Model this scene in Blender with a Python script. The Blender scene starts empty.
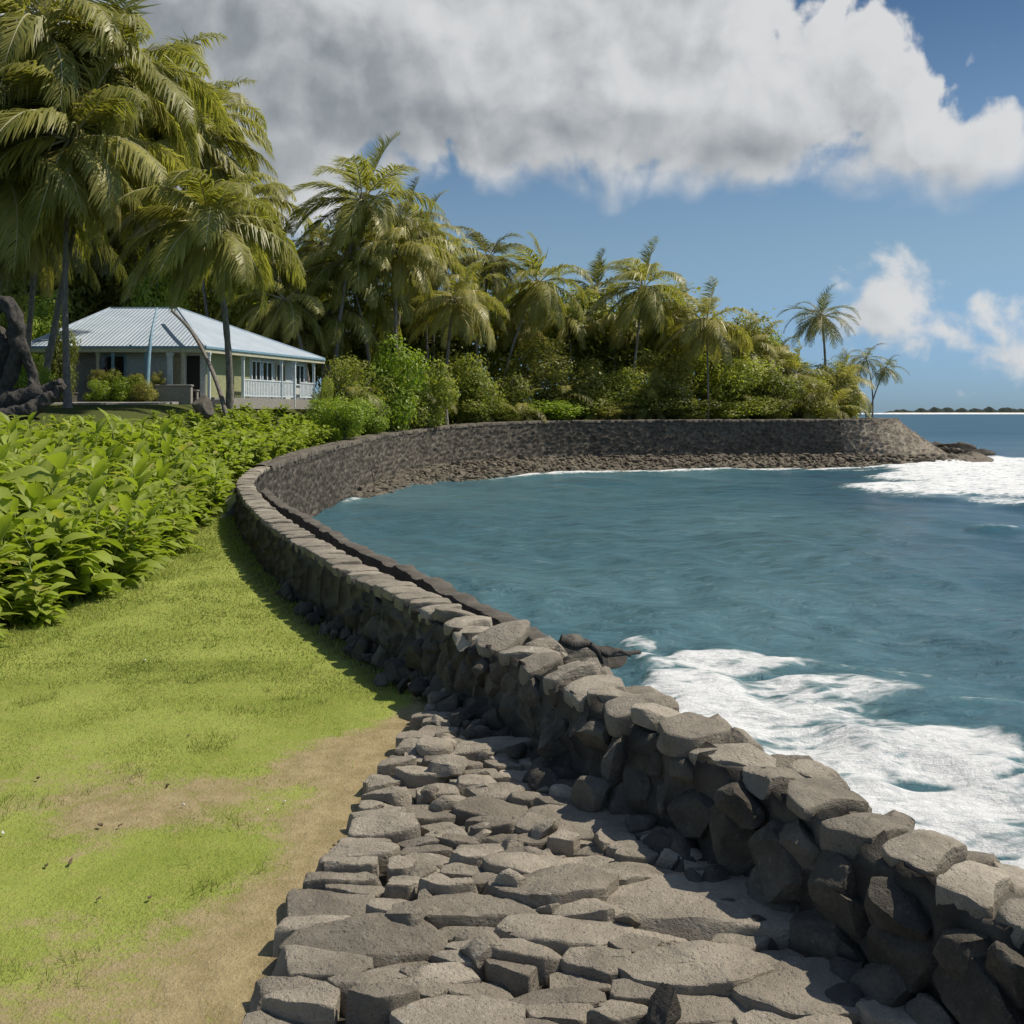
import bpy, math, random
import numpy as np
from mathutils import Vector, Matrix, noise
random.seed(7); RNG = np.random.default_rng(7)
SC = bpy.context.scene; COL = SC.collection
R = math.radians
EYE = 3.0; SEA = -2.1

# ------------------------------------------------------------------ camera
cam = bpy.data.cameras.new('camera'); cam.sensor_width = 36; cam.lens = 36 * 1000 / 1024
cam.shift_y = -100 / 1024; cam.clip_start = .05; cam.clip_end = 20000
cam_o = bpy.data.objects.new('camera', cam); COL.objects.link(cam_o)
cam_o.location = (0, 0, EYE); cam_o.rotation_euler = (R(90), 0, 0); SC.camera = cam_o

# ------------------------------------------------------------------ light
SUN_EL = R(55); SUN_AZ = R(79)                     # azimuth from +Y towards +X
SUN = Vector((math.sin(SUN_AZ) * math.cos(SUN_EL), math.cos(SUN_AZ) * math.cos(SUN_EL), math.sin(SUN_EL)))
sl = bpy.data.lights.new('sun', 'SUN'); sl.energy = 5.0; sl.angle = R(.5); sl.color = (1, .91, .77)
so = bpy.data.objects.new('sun', sl); COL.objects.link(so); so.location = (60, 40, 90)
so.rotation_euler = SUN.to_track_quat('Z', 'Y').to_euler()
SC.view_settings.view_transform = 'Standard'; SC.view_settings.look = 'None'
SC.view_settings.exposure = 0; SC.view_settings.gamma = 1; SC.view_settings.use_curve_mapping = False
SC.cycles.use_denoising = True
SC.cycles.max_bounces = 8; SC.cycles.transparent_max_bounces = 8

# ------------------------------------------------------------------ node helper
class NT:
    def __init__(s, tree): s.t = tree
    def n(s, kind, ins=None, **props):
        nd = s.t.nodes.new(kind)
        for k, v in props.items(): setattr(nd, k, v)
        for k, v in (ins or {}).items(): s.set(nd.inputs[k], v)
        return nd
    def set(s, sock, v):
        if isinstance(v, bpy.types.Node): v = v.outputs[0]
        if isinstance(v, bpy.types.NodeSocket): s.t.links.new(v, sock)
        else:
            if sock.type == 'RGBA' and len(v) == 3: v = (*v, 1)
            sock.default_value = v
    def m(s, op, a, b=0.0, c=0.0, clamp=False):
        return s.n('ShaderNodeMath', {0: a, 1: b, 2: c}, operation=op, use_clamp=clamp).outputs[0]
    def v(s, op, a, b=(0, 0, 0)):
        nd = s.n('ShaderNodeVectorMath', {0: a, 1: b}, operation=op)
        return nd.outputs['Value'] if op in ('LENGTH', 'DOT_PRODUCT') else nd.outputs[0]
    def mix(s, f, a, b):
        return s.n('ShaderNodeMix', {0: f, 6: a, 7: b}, data_type='RGBA').outputs[2]
    def ramp(s, x, lo, hi, a=0.0, b=1.0):
        return s.n('ShaderNodeMapRange', {0: x, 1: lo, 2: hi, 3: a, 4: b}, interpolation_type='SMOOTHSTEP').outputs[0]
    def noise(s, vec, scale, detail=4.0, rough=.55, dist=0.0):
        return s.n('ShaderNodeTexNoise', {'Vector': vec, 'Scale': scale, 'Detail': detail, 'Roughness': rough, 'Distortion': dist}).outputs[0]
    def noise2(s, vec, scale, detail=4.0, rough=.55):
        return s.n('ShaderNodeTexNoise', {'Vector': vec, 'Scale': scale, 'Detail': detail, 'Roughness': rough}, noise_dimensions='2D').outputs[0]
    def xyz(s, x, y, z): return s.n('ShaderNodeCombineXYZ', {0: x, 1: y, 2: z}).outputs[0]
    def attr(s, name): return s.n('ShaderNodeAttribute', attribute_name=name)

# ------------------------------------------------------------------ sky: Nishita with a cloud layer laid out by direction
world = bpy.data.worlds.new('World'); SC.world = world; world.use_nodes = True
W = NT(world.node_tree); bg = world.node_tree.nodes['Background']
sky = W.n('ShaderNodeTexSky', sky_type='NISHITA', sun_disc=False, sun_elevation=SUN_EL, sun_rotation=SUN_AZ,
          altitude=0, air_density=1.15, dust_density=.35, ozone_density=2.2)

def az_el(px, py):
    u, v = (px - 512) / 1000, (412 - py) / 1000
    return math.atan(u), math.atan(v / math.hypot(1, u))

big = [(400, 40, 480, 125), (190, 95, 270, 120), (300, 190, 70, 60), (640, 95, 262, 98), (790, 115, 170, 72), (868, 95, 85, 72), (925, 140, 95, 55),
       (985, 160, 75, 30), (690, 20, 130, 110), (560, -90, 330, 180), (150, -60, 420, 200)]
small = [(888, 298, 40, 38), (912, 326, 50, 17), (992, 331, 30, 27), (1014, 346, 22, 13), (872, 320, 34, 16)]
def blobs(G, PW, lst):
    acc = None
    for cx, cy, rx, ry in lst:
        a, e = az_el(cx, cy)
        d = G.v('LENGTH', G.v('MULTIPLY', G.v('SUBTRACT', PW, (a, e, 0)), (1000 / rx, 1000 / ry, 0)))
        d = G.m('MULTIPLY', G.m('SUBTRACT', 1.0, d), min(rx, ry) / 100)
        acc = d if acc is None else G.m('SMOOTH_MAX', acc, d, .12)
    return acc
def density(G, PW, fine):
    """cloud density at a direction (and the same before clipping); the coarse version serves the light's way through the cloud"""
    e = G.n('ShaderNodeSeparateXYZ', {0: PW}).outputs[1]; base = G.ramp(e, az_el(512, 205)[1], az_el(512, 120)[1], .30, 1.0)      # flat cloud base, billowing tops
    n1 = G.noise2(PW, 11.0, 6.0 if fine else 2.5, .54)
    vo = G.n('ShaderNodeTexVoronoi', {'Vector': PW, 'Scale': 15.0, 'Detail': 2.0 if fine else 0.0, 'Roughness': .5}, voronoi_dimensions='2D', normalize=False).outputs[0]
    bil = G.m('MULTIPLY', G.m('SUBTRACT', .70 if fine else .42, vo), .62 if fine else .95)
    f1 = G.m('MULTIPLY', G.m('ADD', G.m('MULTIPLY', G.m('SUBTRACT', n1, .5), 1.0), bil), base)
    m2 = G.m('ADD', blobs(G, PW, small), G.m('MULTIPLY', bil, .55))
    if fine:
        n2 = G.noise2(PW, 34.0, 6.0, .55)
        f1 = G.m('ADD', f1, G.m('MULTIPLY', G.m('MULTIPLY', G.m('SUBTRACT', n2, .5), .50), base)); m2 = G.m('ADD', m2, G.m('MULTIPLY', G.m('SUBTRACT', n2, .5), .62))
    bb = blobs(G, PW, big); raw = G.m('ADD', bb, f1)
    D1 = G.n('ShaderNodeMapRange', {0: raw, 1: -.06, 2: G.m('SUBTRACT', .50, G.m('MULTIPLY', base, .36))}, interpolation_type='SMOOTHSTEP').outputs[0]; D1 = G.m('MULTIPLY', D1, G.ramp(bb, -.14, -.02)); D2 = G.ramp(m2, -.10, .24 if fine else .6)
    D3 = G.m('MULTIPLY', G.ramp(n1, .54, .7), G.ramp(G.v('LENGTH', PW), .75, 1.1))     # scattered clouds in the rest of the sky
    return G.m('MAXIMUM', G.m('MAXIMUM', D1, D2), D3), G.m('MAXIMUM', raw, m2)
groups = {}
for fine in (True, False):
    g = bpy.data.node_groups.new('cloud_density', 'ShaderNodeTree'); groups[fine] = g
    g.interface.new_socket('P', in_out='INPUT', socket_type='NodeSocketVector')
    g.interface.new_socket('D', in_out='OUTPUT', socket_type='NodeSocketFloat')
    g.interface.new_socket('Raw', in_out='OUTPUT', socket_type='NodeSocketFloat')
    G = NT(g); gi = G.n('NodeGroupInput'); go = G.n('NodeGroupOutput'); dd = density(G, gi.outputs[0], fine); G.set(go.inputs[0], dd[0]); G.set(go.inputs[1], dd[1])

tc = W.n('ShaderNodeTexCoord').outputs['Generated']
sp = W.n('ShaderNodeSeparateXYZ', {0: W.v('NORMALIZE', tc)})
az = W.m('ARCTAN2', sp.outputs[0], sp.outputs[1]); el = W.m('ARCSINE', sp.outputs[2])
dirp = W.xyz(az, el, 0.0)
warp = W.n('ShaderNodeTexNoise', {'Vector': dirp, 'Scale': 9.0, 'Detail': 2.0}, noise_dimensions='2D').outputs[1]
sc_ = W.n('ShaderNodeVectorMath', {0: W.v('SUBTRACT', warp, (.5, .5, .5)), 'Scale': .035}, operation='SCALE')
PW = W.v('ADD', dirp, sc_)
def dens(off, fine=False):
    nd = W.n('ShaderNodeGroup', node_tree=groups[fine]); W.set(nd.inputs[0], W.v('ADD', PW, off)); return nd.outputs[0], nd.outputs[1]
d0, raw0 = dens((0, 0, 0), True); acc = None; relief = None
for k, wgt in ((.02, .9), (.055, .9)):
    dn, rw = dens((k * .62, k * .78, 0)); dd = W.m('MULTIPLY', dn, wgt); relief = relief or W.m('SUBTRACT', raw0, rw)
    acc = dd if acc is None else W.m('ADD', acc, dd)
nz = W.noise2(dirp, 10.0, 6.0, .62); nz2 = W.noise2(dirp, 30.0, 5.0, .6)
core = W.ramp(W.m('ADD', blobs(W, PW, [(400, 128, 330, 42), (230, 60, 230, 75), (150, 130, 240, 70), (740, 150, 150, 26)]), W.m('MULTIPLY', W.m('SUBTRACT', nz, .5), .5)), -.02, .30)   # the thick grey middle of the bank
lit = W.m('ADD', W.m('SUBTRACT', W.m('SUBTRACT', 1.05, W.m('MULTIPLY', acc, .15)), W.m('MULTIPLY', core, .50)), W.m('MULTIPLY', W.m('MAXIMUM', W.m('MINIMUM', relief, .4), -.4), .55))
lit = W.m('ADD', lit, W.m('ADD', W.m('MULTIPLY', W.m('SUBTRACT', nz, .5), .8), W.m('MULTIPLY', W.m('SUBTRACT', nz2, .5), .30)))
lit = W.ramp(lit, -.25, 1.15)
ccol = W.mix(lit, (2.2, 2.5, 2.75), (6.9, 7.0, 7.1))
tint = W.mix(W.ramp(el, .17, .46), W.mix(W.ramp(el, .0, .17), (.36, .60, 1.12), (.66, .74, .80)), (.30, .42, .52)); tint = W.mix(W.ramp(el, .50, .80), tint, (.80, .86, .90))
skyc = W.n('ShaderNodeMix', {0: 1.0, 6: sky.outputs[0], 7: tint}, data_type='RGBA', blend_type='MULTIPLY').outputs[2]
W.set(bg.inputs[0], W.mix(W.m('MULTIPLY', d0, .97), skyc, ccol)); bg.inputs[1].default_value = .1
world.cycles.sampling_method = 'MANUAL'; world.cycles.sample_map_resolution = 256

# ------------------------------------------------------------------ general helpers
def tag(o, label=None, cat=None, group=None, kind=None):
    if label and len(label.replace('-', ' ').split()) > 16: label = label.rsplit(',', 1)[0]; print('LONG' if len(label.replace('-', ' ').split()) > 16 else 'cut', label)
    if label: o['label'] = label
    if cat: o['category'] = cat
    if group: o['group'] = group
    if kind: o['kind'] = kind
    return o
def link(o, parent=None):
    COL.objects.link(o)
    if parent is not None: o.parent = parent
    return o
def empty(name, loc=(0, 0, 0), rz=0.0):
    o = bpy.data.objects.new(name, None); o.location = loc; o.rotation_euler = (0, 0, rz); o.empty_display_size = .2
    return link(o)
def mesh(name, verts, faces, mat=None, smooth=True):
    """verts (n,3); faces: one array (m,k) or a list of such arrays"""
    me = bpy.data.meshes.new(name); verts = np.asarray(verts, np.float32)
    if isinstance(faces, np.ndarray): faces = [faces]
    faces = [np.asarray(f, np.int32) for f in faces if len(f)]
    me.vertices.add(len(verts)); me.vertices.foreach_set('co', verts.ravel())
    loops = np.concatenate([f.ravel() for f in faces]); sizes = np.concatenate([np.full(len(f), f.shape[1], np.int32) for f in faces])
    me.loops.add(len(loops)); me.loops.foreach_set('vertex_index', loops)
    me.polygons.add(len(sizes)); starts = np.concatenate([[0], np.cumsum(sizes)[:-1]]).astype(np.int32)
    me.polygons.foreach_set('loop_start', starts); me.polygons.foreach_set('loop_total', sizes)
    me.polygons.foreach_set('use_smooth', np.full(len(sizes), smooth, bool))
    me.update(calc_edges=True); me.validate()
    if mat: me.materials.append(mat)
    return me
def obj(name, me, parent=None, loc=None):
    o = bpy.data.objects.new(name, me)
    if loc is not None: o.location = loc
    return link(o, parent)
def fattr(me, name, arr):
    a = me.attributes.new(name, 'FLOAT', 'POINT'); a.data.foreach_set('value', np.asarray(arr, np.float32))
def cattr(me, name, arr):
    a = me.attributes.new(name, 'FLOAT_COLOR', 'POINT'); arr = np.asarray(arr, np.float32)
    a.data.foreach_set('color', np.concatenate([arr, np.ones((len(arr), 1), np.float32)], 1).ravel())
def sharp(me, ang=40):
    me.set_sharp_from_angle(angle=R(ang))
def sstep(a, b, x):
    t = np.clip((np.asarray(x, float) - a) / (b - a), 0, 1); return t * t * (3 - 2 * t)
class MB:
    """collects boxes, bars and prisms into one mesh"""
    def __init__(s): s.v = []; s.f = {}
    def add(s, vs, fs):
        b = len(s.v); s.v += [tuple(v) for v in vs]
        for f in fs: s.f.setdefault(len(f), []).append([b + i for i in f])
    def hexa(s, p): s.add(p, [(0, 3, 2, 1), (4, 5, 6, 7), (0, 1, 5, 4), (1, 2, 6, 5), (2, 3, 7, 6), (3, 0, 4, 7)])
    def box(s, x0, x1, y0, y1, z0, z1):
        s.hexa([(x0, y0, z0), (x1, y0, z0), (x1, y1, z0), (x0, y1, z0), (x0, y0, z1), (x1, y0, z1), (x1, y1, z1), (x0, y1, z1)])
    def wall(s, o, u, n, u0, u1, z0, z1, n0, n1):
        """box on a wall: o corner, u along, n outwards (2D)"""
        q = lambda a, b, z: (o[0] + u[0] * a + n[0] * b, o[1] + u[1] * a + n[1] * b, z)
        s.hexa([q(u0, n1, z0), q(u1, n1, z0), q(u1, n0, z0), q(u0, n0, z0), q(u0, n1, z1), q(u1, n1, z1), q(u1, n0, z1), q(u0, n0, z1)])
    def build(s, name, mat, parent=None, smooth=False):
        return obj(name, mesh(name, s.v, [np.array(f) for f in s.f.values()], mat, smooth), parent)
def tube_arrays(pts, rads, seg=10, rough=0.0, seed=0):
    pts = np.asarray(pts, float); n = len(pts); rg = np.random.default_rng(seed)
    tan = np.gradient(pts, axis=0); tan /= np.linalg.norm(tan, axis=1)[:, None]
    ref = np.array([0.37, .93, .11]); V = []
    for i in range(n):
        a = np.cross(tan[i], ref); a /= np.linalg.norm(a); b = np.cross(tan[i], a)
        th = np.linspace(0, 2 * math.pi, seg, endpoint=False)
        r = rads[i] * (1 + rough * rg.normal(size=seg))
        V.append(pts[i] + (np.cos(th) * r)[:, None] * a + (np.sin(th) * r)[:, None] * b)
    V = np.concatenate(V); F = []
    i = np.arange(n - 1)[:, None] * seg; j = np.arange(seg)[None]; k = (j + 1) % seg
    F = np.stack([i + j, i + seg + j, i + seg + k, i + k], -1).reshape(-1, 4)
    c = len(V); V = np.concatenate([V, pts[-1:]])
    T = np.stack([np.arange(seg) + (n - 1) * seg, np.full(seg, c), (np.arange(seg) + 1) % seg + (n - 1) * seg], -1)
    return V, F, T
def merge(parts):
    V = []; F = {}; b = 0
    for vs, *fs in parts:
        for f in fs:
            if len(f): F.setdefault(f.shape[1], []).append(np.asarray(f) + b)
        V.append(vs); b += len(vs)
    return np.concatenate(V), [np.concatenate(f) for f in F.values()]
def fbm(p, s=1.0, o=4, seed=0.0):
    return noise.fractal(Vector((p[0] * s + seed, p[1] * s - seed, p[2] * s + 3.1 * seed)), 1.0, 2.0, o)
def at(px, py, Y): return ((px - 512) / 1000 * Y, Y, EYE - (py - 412) / 1000 * Y)
# cheap vectorised value noise for big grids
_T = RNG.random((256, 256))
def vnoise(x, y, o=4):
    x = np.asarray(x, float); y = np.asarray(y, float); out = 0; amp = .5; tot = 0
    for k in range(o):
        xi = np.floor(x).astype(int); yi = np.floor(y).astype(int); fx = x - xi; fy = y - yi
        fx = fx * fx * (3 - 2 * fx); fy = fy * fy * (3 - 2 * fy)
        a = _T[xi & 255, yi & 255]; b = _T[(xi + 1) & 255, yi & 255]; c = _T[xi & 255, (yi + 1) & 255]; d = _T[(xi + 1) & 255, (yi + 1) & 255]
        out = out + amp * ((a * (1 - fx) + b * fx) * (1 - fy) + (c * (1 - fx) + d * fx) * fy); tot += amp
        x = x * 2.03 + 17.3; y = y * 2.03 + 5.7; amp *= .5
    return out / tot

# ------------------------------------------------------------------ materials
def mat(name):
    m = bpy.data.materials.new(name); m.use_nodes = True; nt = NT(m.node_tree)
    b = m.node_tree.nodes['Principled BSDF']; return m, nt, b
def bump(nt, b, h, dist=.02, strength=1.0):
    nt.set(b.inputs['Normal'], nt.n('ShaderNodeBump', {'Height': h, 'Distance': dist, 'Strength': strength}))
def pos(nt): return nt.n('ShaderNodeNewGeometry').outputs['Position']
def rnd(nt): return nt.n('ShaderNodeObjectInfo').outputs['Random']
def plain(name, c, rough=.7, spec=.3, var=.12, scale=6.0, bmp=0.0):
    m, nt, b = mat(name); p = nt.n('ShaderNodeTexCoord').outputs['Object']
    f = nt.noise(p, scale, 6.0, .65)
    a = tuple(max(0, x * (1 - var * 1.6)) for x in c); d = tuple(min(1, x * (1 + var)) for x in c)
    nt.set(b.inputs['Base Color'], nt.mix(nt.ramp(f, .3, .7), a, d)); b.inputs['Roughness'].default_value = rough
    b.inputs['Specular IOR Level'].default_value = spec
    if bmp: bump(nt, b, nt.noise(p, scale * 5, 5.0, .65), bmp)
    return m
def rock_mat(name, lo, hi, pale, fine=1.0):
    m, nt, b = mat(name); p = pos(nt); r = rnd(nt)
    q = nt.v('ADD', p, nt.v('SCALE', nt.xyz(r, r, r)))
    q.node.inputs[1].links[0].from_node.inputs['Scale'].default_value = 37.0
    f = nt.noise(q, 2.3, 8.0, .68); f2 = nt.noise(q, 19.0 * fine, 6.0, .7); vor = nt.n('ShaderNodeTexVoronoi', {'Vector': q, 'Scale': 70.0 * fine}).outputs[0]
    c = nt.mix(nt.ramp(f, .32, .7), lo, hi)
    c = nt.mix(nt.m('MULTIPLY', nt.ramp(f2, .52, .74), .5), c, pale)
    c = nt.mix(nt.m('MULTIPLY', nt.ramp(nt.noise(q, 1.1, 7.0, .7, .6), .56, .72), .45), c, tuple(x * .5 for x in lo))
    lich = nt.m('MULTIPLY', nt.ramp(nt.noise(q, 5.5, 5.0, .75, .4), .60, .68), nt.ramp(nt.noise(q, 1.7, 3.0), .45, .6)); c = nt.mix(nt.m('MULTIPLY', lich, .6), c, tuple(x * 1.12 for x in (pale[0], pale[0] * .99, pale[0] * .90)))
    br = nt.m('MULTIPLY_ADD', r, .56, .72)
    c = nt.n('ShaderNodeMix', {0: 1.0, 6: c, 7: nt.n('ShaderNodeCombineColor', {0: br, 1: nt.m('MULTIPLY', br, .99), 2: nt.m('MULTIPLY', br, .965)}).outputs[0]}, data_type='RGBA', blend_type='MULTIPLY').outputs[2]
    nt.set(b.inputs['Base Color'], c); b.inputs['Roughness'].default_value = .88; b.inputs['Specular IOR Level'].default_value = .25
    h = nt.m('ADD', nt.m('MULTIPLY', f2, .7), nt.m('ADD', nt.m('MULTIPLY', nt.noise(q, 60.0 * fine, 5.0, .7), .35), nt.m('MULTIPLY', nt.ramp(vor, .0, .35), .25)))
    strat = nt.noise(nt.v('MULTIPLY', q, (.6, .6, 9.0)), 3.0, 5.0, .6)
    h = nt.m('ADD', h, nt.m('MULTIPLY', strat, .5))
    pit = nt.ramp(nt.n('ShaderNodeTexVoronoi', {'Vector': q, 'Scale': 24.0 * fine}).outputs[0], .12, .34); h = nt.m('ADD', h, nt.m('MULTIPLY', pit, .20))
    bump(nt, b, h, .028); return m
M = {}
M['slab'] = rock_mat('path_stone', (.205, .183, .150), (.325, .292, .240), (.40, .364, .305))
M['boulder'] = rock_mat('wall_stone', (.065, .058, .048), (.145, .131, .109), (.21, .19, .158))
M['cap'] = rock_mat('cap_stone', (.20, .18, .148), (.33, .298, .246), (.41, .374, .314))
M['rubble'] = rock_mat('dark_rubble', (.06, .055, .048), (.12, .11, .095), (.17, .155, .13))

def leaf_mat(name, c0, c1, trans=.35, rough=.45, veins=False, spec=.4):
    m, nt, b = mat(name); out = m.node_tree.nodes['Material Output']
    r = rnd(nt); p = pos(nt)
    isl = nt.n('ShaderNodeNewGeometry').outputs['Random Per Island']
    f = nt.m('ADD', nt.m('MULTIPLY', r, .40), nt.m('ADD', nt.m('MULTIPLY', isl, .35), nt.m('MULTIPLY', nt.ramp(nt.noise(p, .55, 3.0), .3, .7), .35)), clamp=True)
    c = nt.mix(f, c0, c1)
    c = nt.mix(nt.m('MULTIPLY', nt.m('GREATER_THAN', isl, .955), .55), c, (.42, .34, .12))
    nt.set(b.inputs['Base Color'], c); b.inputs['Roughness'].default_value = rough; b.inputs['Specular IOR Level'].default_value = spec
    tl = nt.n('ShaderNodeBsdfTranslucent', {0: nt.n('ShaderNodeMix', {0: 1.0, 6: c, 7: (1.25, 1.35, .55, 1)}, data_type='RGBA', blend_type='MULTIPLY').outputs[2]})
    nt.set(out.inputs[0], nt.n('ShaderNodeMixShader', {0: trans, 1: b.outputs[0], 2: tl.outputs[0]}).outputs[0])
    return m
M['palm'] = leaf_mat('palm_leaf', (.19, .198, .042), (.44, .41, .13), .44, .42)
M['palm_y'] = leaf_mat('palm_leaf_yellowish', (.26, .25, .07), (.48, .43, .16), .42, .42)
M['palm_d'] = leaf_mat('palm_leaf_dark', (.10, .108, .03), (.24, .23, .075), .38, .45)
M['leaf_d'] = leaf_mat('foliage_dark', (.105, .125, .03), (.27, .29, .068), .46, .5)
M['leaf_m'] = leaf_mat('foliage_mid', (.18, .21, .04), (.38, .41, .09), .48, .5)
M['leaf_y'] = leaf_mat('foliage_olive', (.19, .195, .045), (.37, .355, .10), .42, .5)
M['leaf_b'] = leaf_mat('foliage_bright', (.18, .25, .028), (.34, .44, .065), .44, .45)
M['hedge'] = leaf_mat('broad_leaf', (.18, .235, .026), (.38, .45, .08), .46, .5, spec=.35)
M['hedge2'] = leaf_mat('hedge_leaf', (.19, .25, .026), (.38, .45, .08), .46, .5)

def bark(name, a, c, ring=0.0):
    m, nt, b = mat(name); p = pos(nt)
    f = nt.noise(nt.v('MULTIPLY', p, (3, 3, 1.2)), 3.0, 6.0, .7)
    nt.set(b.inputs['Base Color'], nt.mix(nt.ramp(f, .3, .7), a, c)); b.inputs['Roughness'].default_value = .9
    bump(nt, b, nt.noise(nt.v('MULTIPLY', p, (6, 6, 14 if ring else 2)), 2.0, 5.0, .65), .06); return m
M['trunk'] = bark('palm_bark', (.13, .115, .095), (.29, .265, .23), 1)
M['bark'] = bark('tree_bark', (.06, .05, .04), (.15, .13, .105))
M['log'] = bark('weathered_wood', (.025, .022, .02), (.085, .078, .068))
M['rib'] = plain('frond_rib', (.42, .40, .24), .45)
M['stem'] = plain('green_stem', (.13, .17, .04), .5)

# ------------------------------------------------------------------ plan of the wall (land-side top edge), headland and lawn
EDGE = np.array([(3.9, -12), (3.3, -3), (2.72, 2.0), (2.32, 4.0), (1.95, 4.9), (1.62, 5.7), (1.2, 6.6), (.66, 7.6), (.07, 8.85), (-.76, 10.5), (-1.6, 12.2), (-2.82, 14.8),
                 (-4.5, 18.8), (-6.6, 24.7), (-8.2, 30), (-9.35, 35.6), (-10.2, 42.7), (-10.7, 52), (-10.6, 61), (-9.6, 71), (-7.6, 78.5),
                 (-3.4, 84.5), (1.9, 89), (9, 92), (17.7, 94), (25, 95.2), (31.5, 96.3), (34.8, 97.4), (37.2, 99.6), (38.6, 103), (39.4, 108), (39.5, 116), (36, 130), (22, 150), (0, 170), (-40, 200), (-160, 240)], float)
def spline(P, step_at):
    """Catmull-Rom, resampled at a step that grows with distance"""
    Q = []
    for i in range(len(P) - 1):
        p0, p1, p2, p3 = P[max(i - 1, 0)], P[i], P[i + 1], P[min(i + 2, len(P) - 1)]
        for t in np.linspace(0, 1, 60, endpoint=False):
            Q.append(.5 * (2 * p1 + (p2 - p0) * t + (2 * p0 - 5 * p1 + 4 * p2 - p3) * t * t + (3 * p1 - p0 - 3 * p2 + p3) * t ** 3))
    Q = np.array(Q + [P[-1]]); s = np.concatenate([[0], np.cumsum(np.linalg.norm(np.diff(Q, axis=0), axis=1))])
    ss = [0.0]
    while ss[-1] < s[-1]:
        y = np.interp(ss[-1], s, Q[:, 1]); ss.append(ss[-1] + step_at(y))
    ss = np.array(ss[:-1]); return np.stack([np.interp(ss, s, Q[:, 0]), np.interp(ss, s, Q[:, 1])], 1), ss
LINE, LS = spline(EDGE, lambda y: .5 if y < 30 else 1.0)
def tan_of(L):
    t = np.gradient(L, axis=0); return t / np.linalg.norm(t, axis=1)[:, None]
def wall_top(y): return np.interp(y, [0, 10, 30, 43, 61, 78, 84, 89, 94, 100, 108], [.78, .87, .92, .96, 1.12, 1.62, 2.0, 2.2, 2.26, 2.3, 2.3])
def signed_dist(x, y, L=LINE):
    """positive on the sea side (the right of the line as it runs away)"""
    x = np.asarray(x, float).ravel(); y = np.asarray(y, float).ravel(); best = np.full(len(x), 1e9); sg = np.zeros(len(x))
    for a, b in zip(L[:-1], L[1:]):
        d = b - a; l2 = d @ d; t = np.clip(((x - a[0]) * d[0] + (y - a[1]) * d[1]) / l2, 0, 1)
        qx = x - a[0] - t * d[0]; qy = y - a[1] - t * d[1]; r = qx * qx + qy * qy
        c = d[1] * qx - d[0] * qy; k = r < best - 1e-9; best = np.where(k, r, best); sg = np.where(k, np.sign(c), sg)
    return np.sqrt(best) * np.where(sg == 0, 1, sg)
HEDGE = np.array([(-6.9, -15), (-6.7, 10), (-6.45, 14.2), (-6.6, 18.4), (-7.3, 23.4), (-8.5, 29.5), (-9.75, 36), (-10.6, 43), (-11.2, 52), (-11.2, 61), (-10.4, 72), (-8.6, 80), (-4, 86.5), (1.5, 91.5), (9, 94.5), (17.7, 97), (31, 99), (36, 103), (37, 116), (30, 140), (-40, 210)], float)
LAWN_EDGE = np.array([(-1.45, -5), (-1.4, 3), (-1.27, 4.9), (-1.22, 5.8), (-1.15, 6.7), (-1.1, 7.95), (-.86, 9.1), (-.78, 10.7), (-1.05, 11.4)], float)
def land_z(x, y):
    x = np.asarray(x, float); y = np.asarray(y, float)
    d = np.maximum(-signed_dist(x, y, HEDGE).reshape(x.shape), 0)
    a = np.interp(y, [0, 24, 43, 61, 78, 88, 92], [0, 0, .55, .85, 1.4, 1.95, 2.12])
    b = (3.42 - a) * sstep(0, 7.5, d) * sstep(20, 55, y)
    return a + b + .05 * (vnoise(x * .35 + 40, y * .35 + 40, 3) - .5)
def dirt_at(x, y):
    """bare earth: a worn strip beside the path and patches on the near lawn"""
    ex = np.interp(y, LAWN_EDGE[:, 1], LAWN_EDGE[:, 0]); d = ex - x
    strip = 1 - sstep(.0, np.interp(y, [4, 7, 9, 12], [1.15, .75, .5, .45]), d + .35 * (vnoise(x * 1.4 + 9, y * 1.1 + 3, 4) - .5))
    n = vnoise(x * .75 + 70, y * .9 + 31, 5)
    zone = 1.35 * sstep(10.5, 6.6, y) * sstep(-4.2, -2.2, x) + .8 * sstep(1.1, .0, d) * sstep(16, 11, y) + .45 * sstep(11, 7, y)
    patch = sstep(.74, .34, n + .22 * (1 - np.clip(zone, 0, 1)))
    return np.clip(strip * sstep(12.5, 10.5, y) + patch * np.clip(zone, 0, 1.0), 0, 1)

# ------------------------------------------------------------------ ground sheet
def graded(*segs):
    o = []
    for a, b, s in segs: o += list(np.arange(a, b - 1e-6, s))
    return np.array(o + [segs[-1][1]])
gx = graded((-200, -40, 5), (-40, -14, .6), (-14, 4, .16), (4, 62, .8)); gy = graded((-15, 3, .5), (3, 16, .16), (16, 50, .4), (50, 125, .8), (125, 280, 5))
X, Y = np.meshgrid(gx, gy); sd = signed_dist(X, Y).reshape(X.shape)
lex = np.interp(Y, LAWN_EDGE[:, 1], LAWN_EDGE[:, 0]); Z = land_z(X, Y) + .018 * (vnoise(X * 2.2, Y * 2.2, 3) - .5) + .03 * sstep(.02, .25, X - lex) * sstep(11.4, 10.4, Y)
lim = np.where(Y < 40, .12, -.35)
out = sstep(0, .05, sd - lim); Z = Z * (1 - out) - 5.0 * out
nx = len(gx); i = np.arange(len(gy) - 1)[:, None] * nx; j = np.arange(nx - 1)[None]
gf = np.stack([i + j, i + j + 1, i + nx + j + 1, i + nx + j], -1).reshape(-1, 4)
mg, nt, b = mat('ground_cover')
p = pos(nt); dirt = nt.attr('dirt').outputs['Fac']; veg = nt.attr('veg').outputs['Fac']; bed = nt.attr('bed').outputs['Fac']
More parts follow.
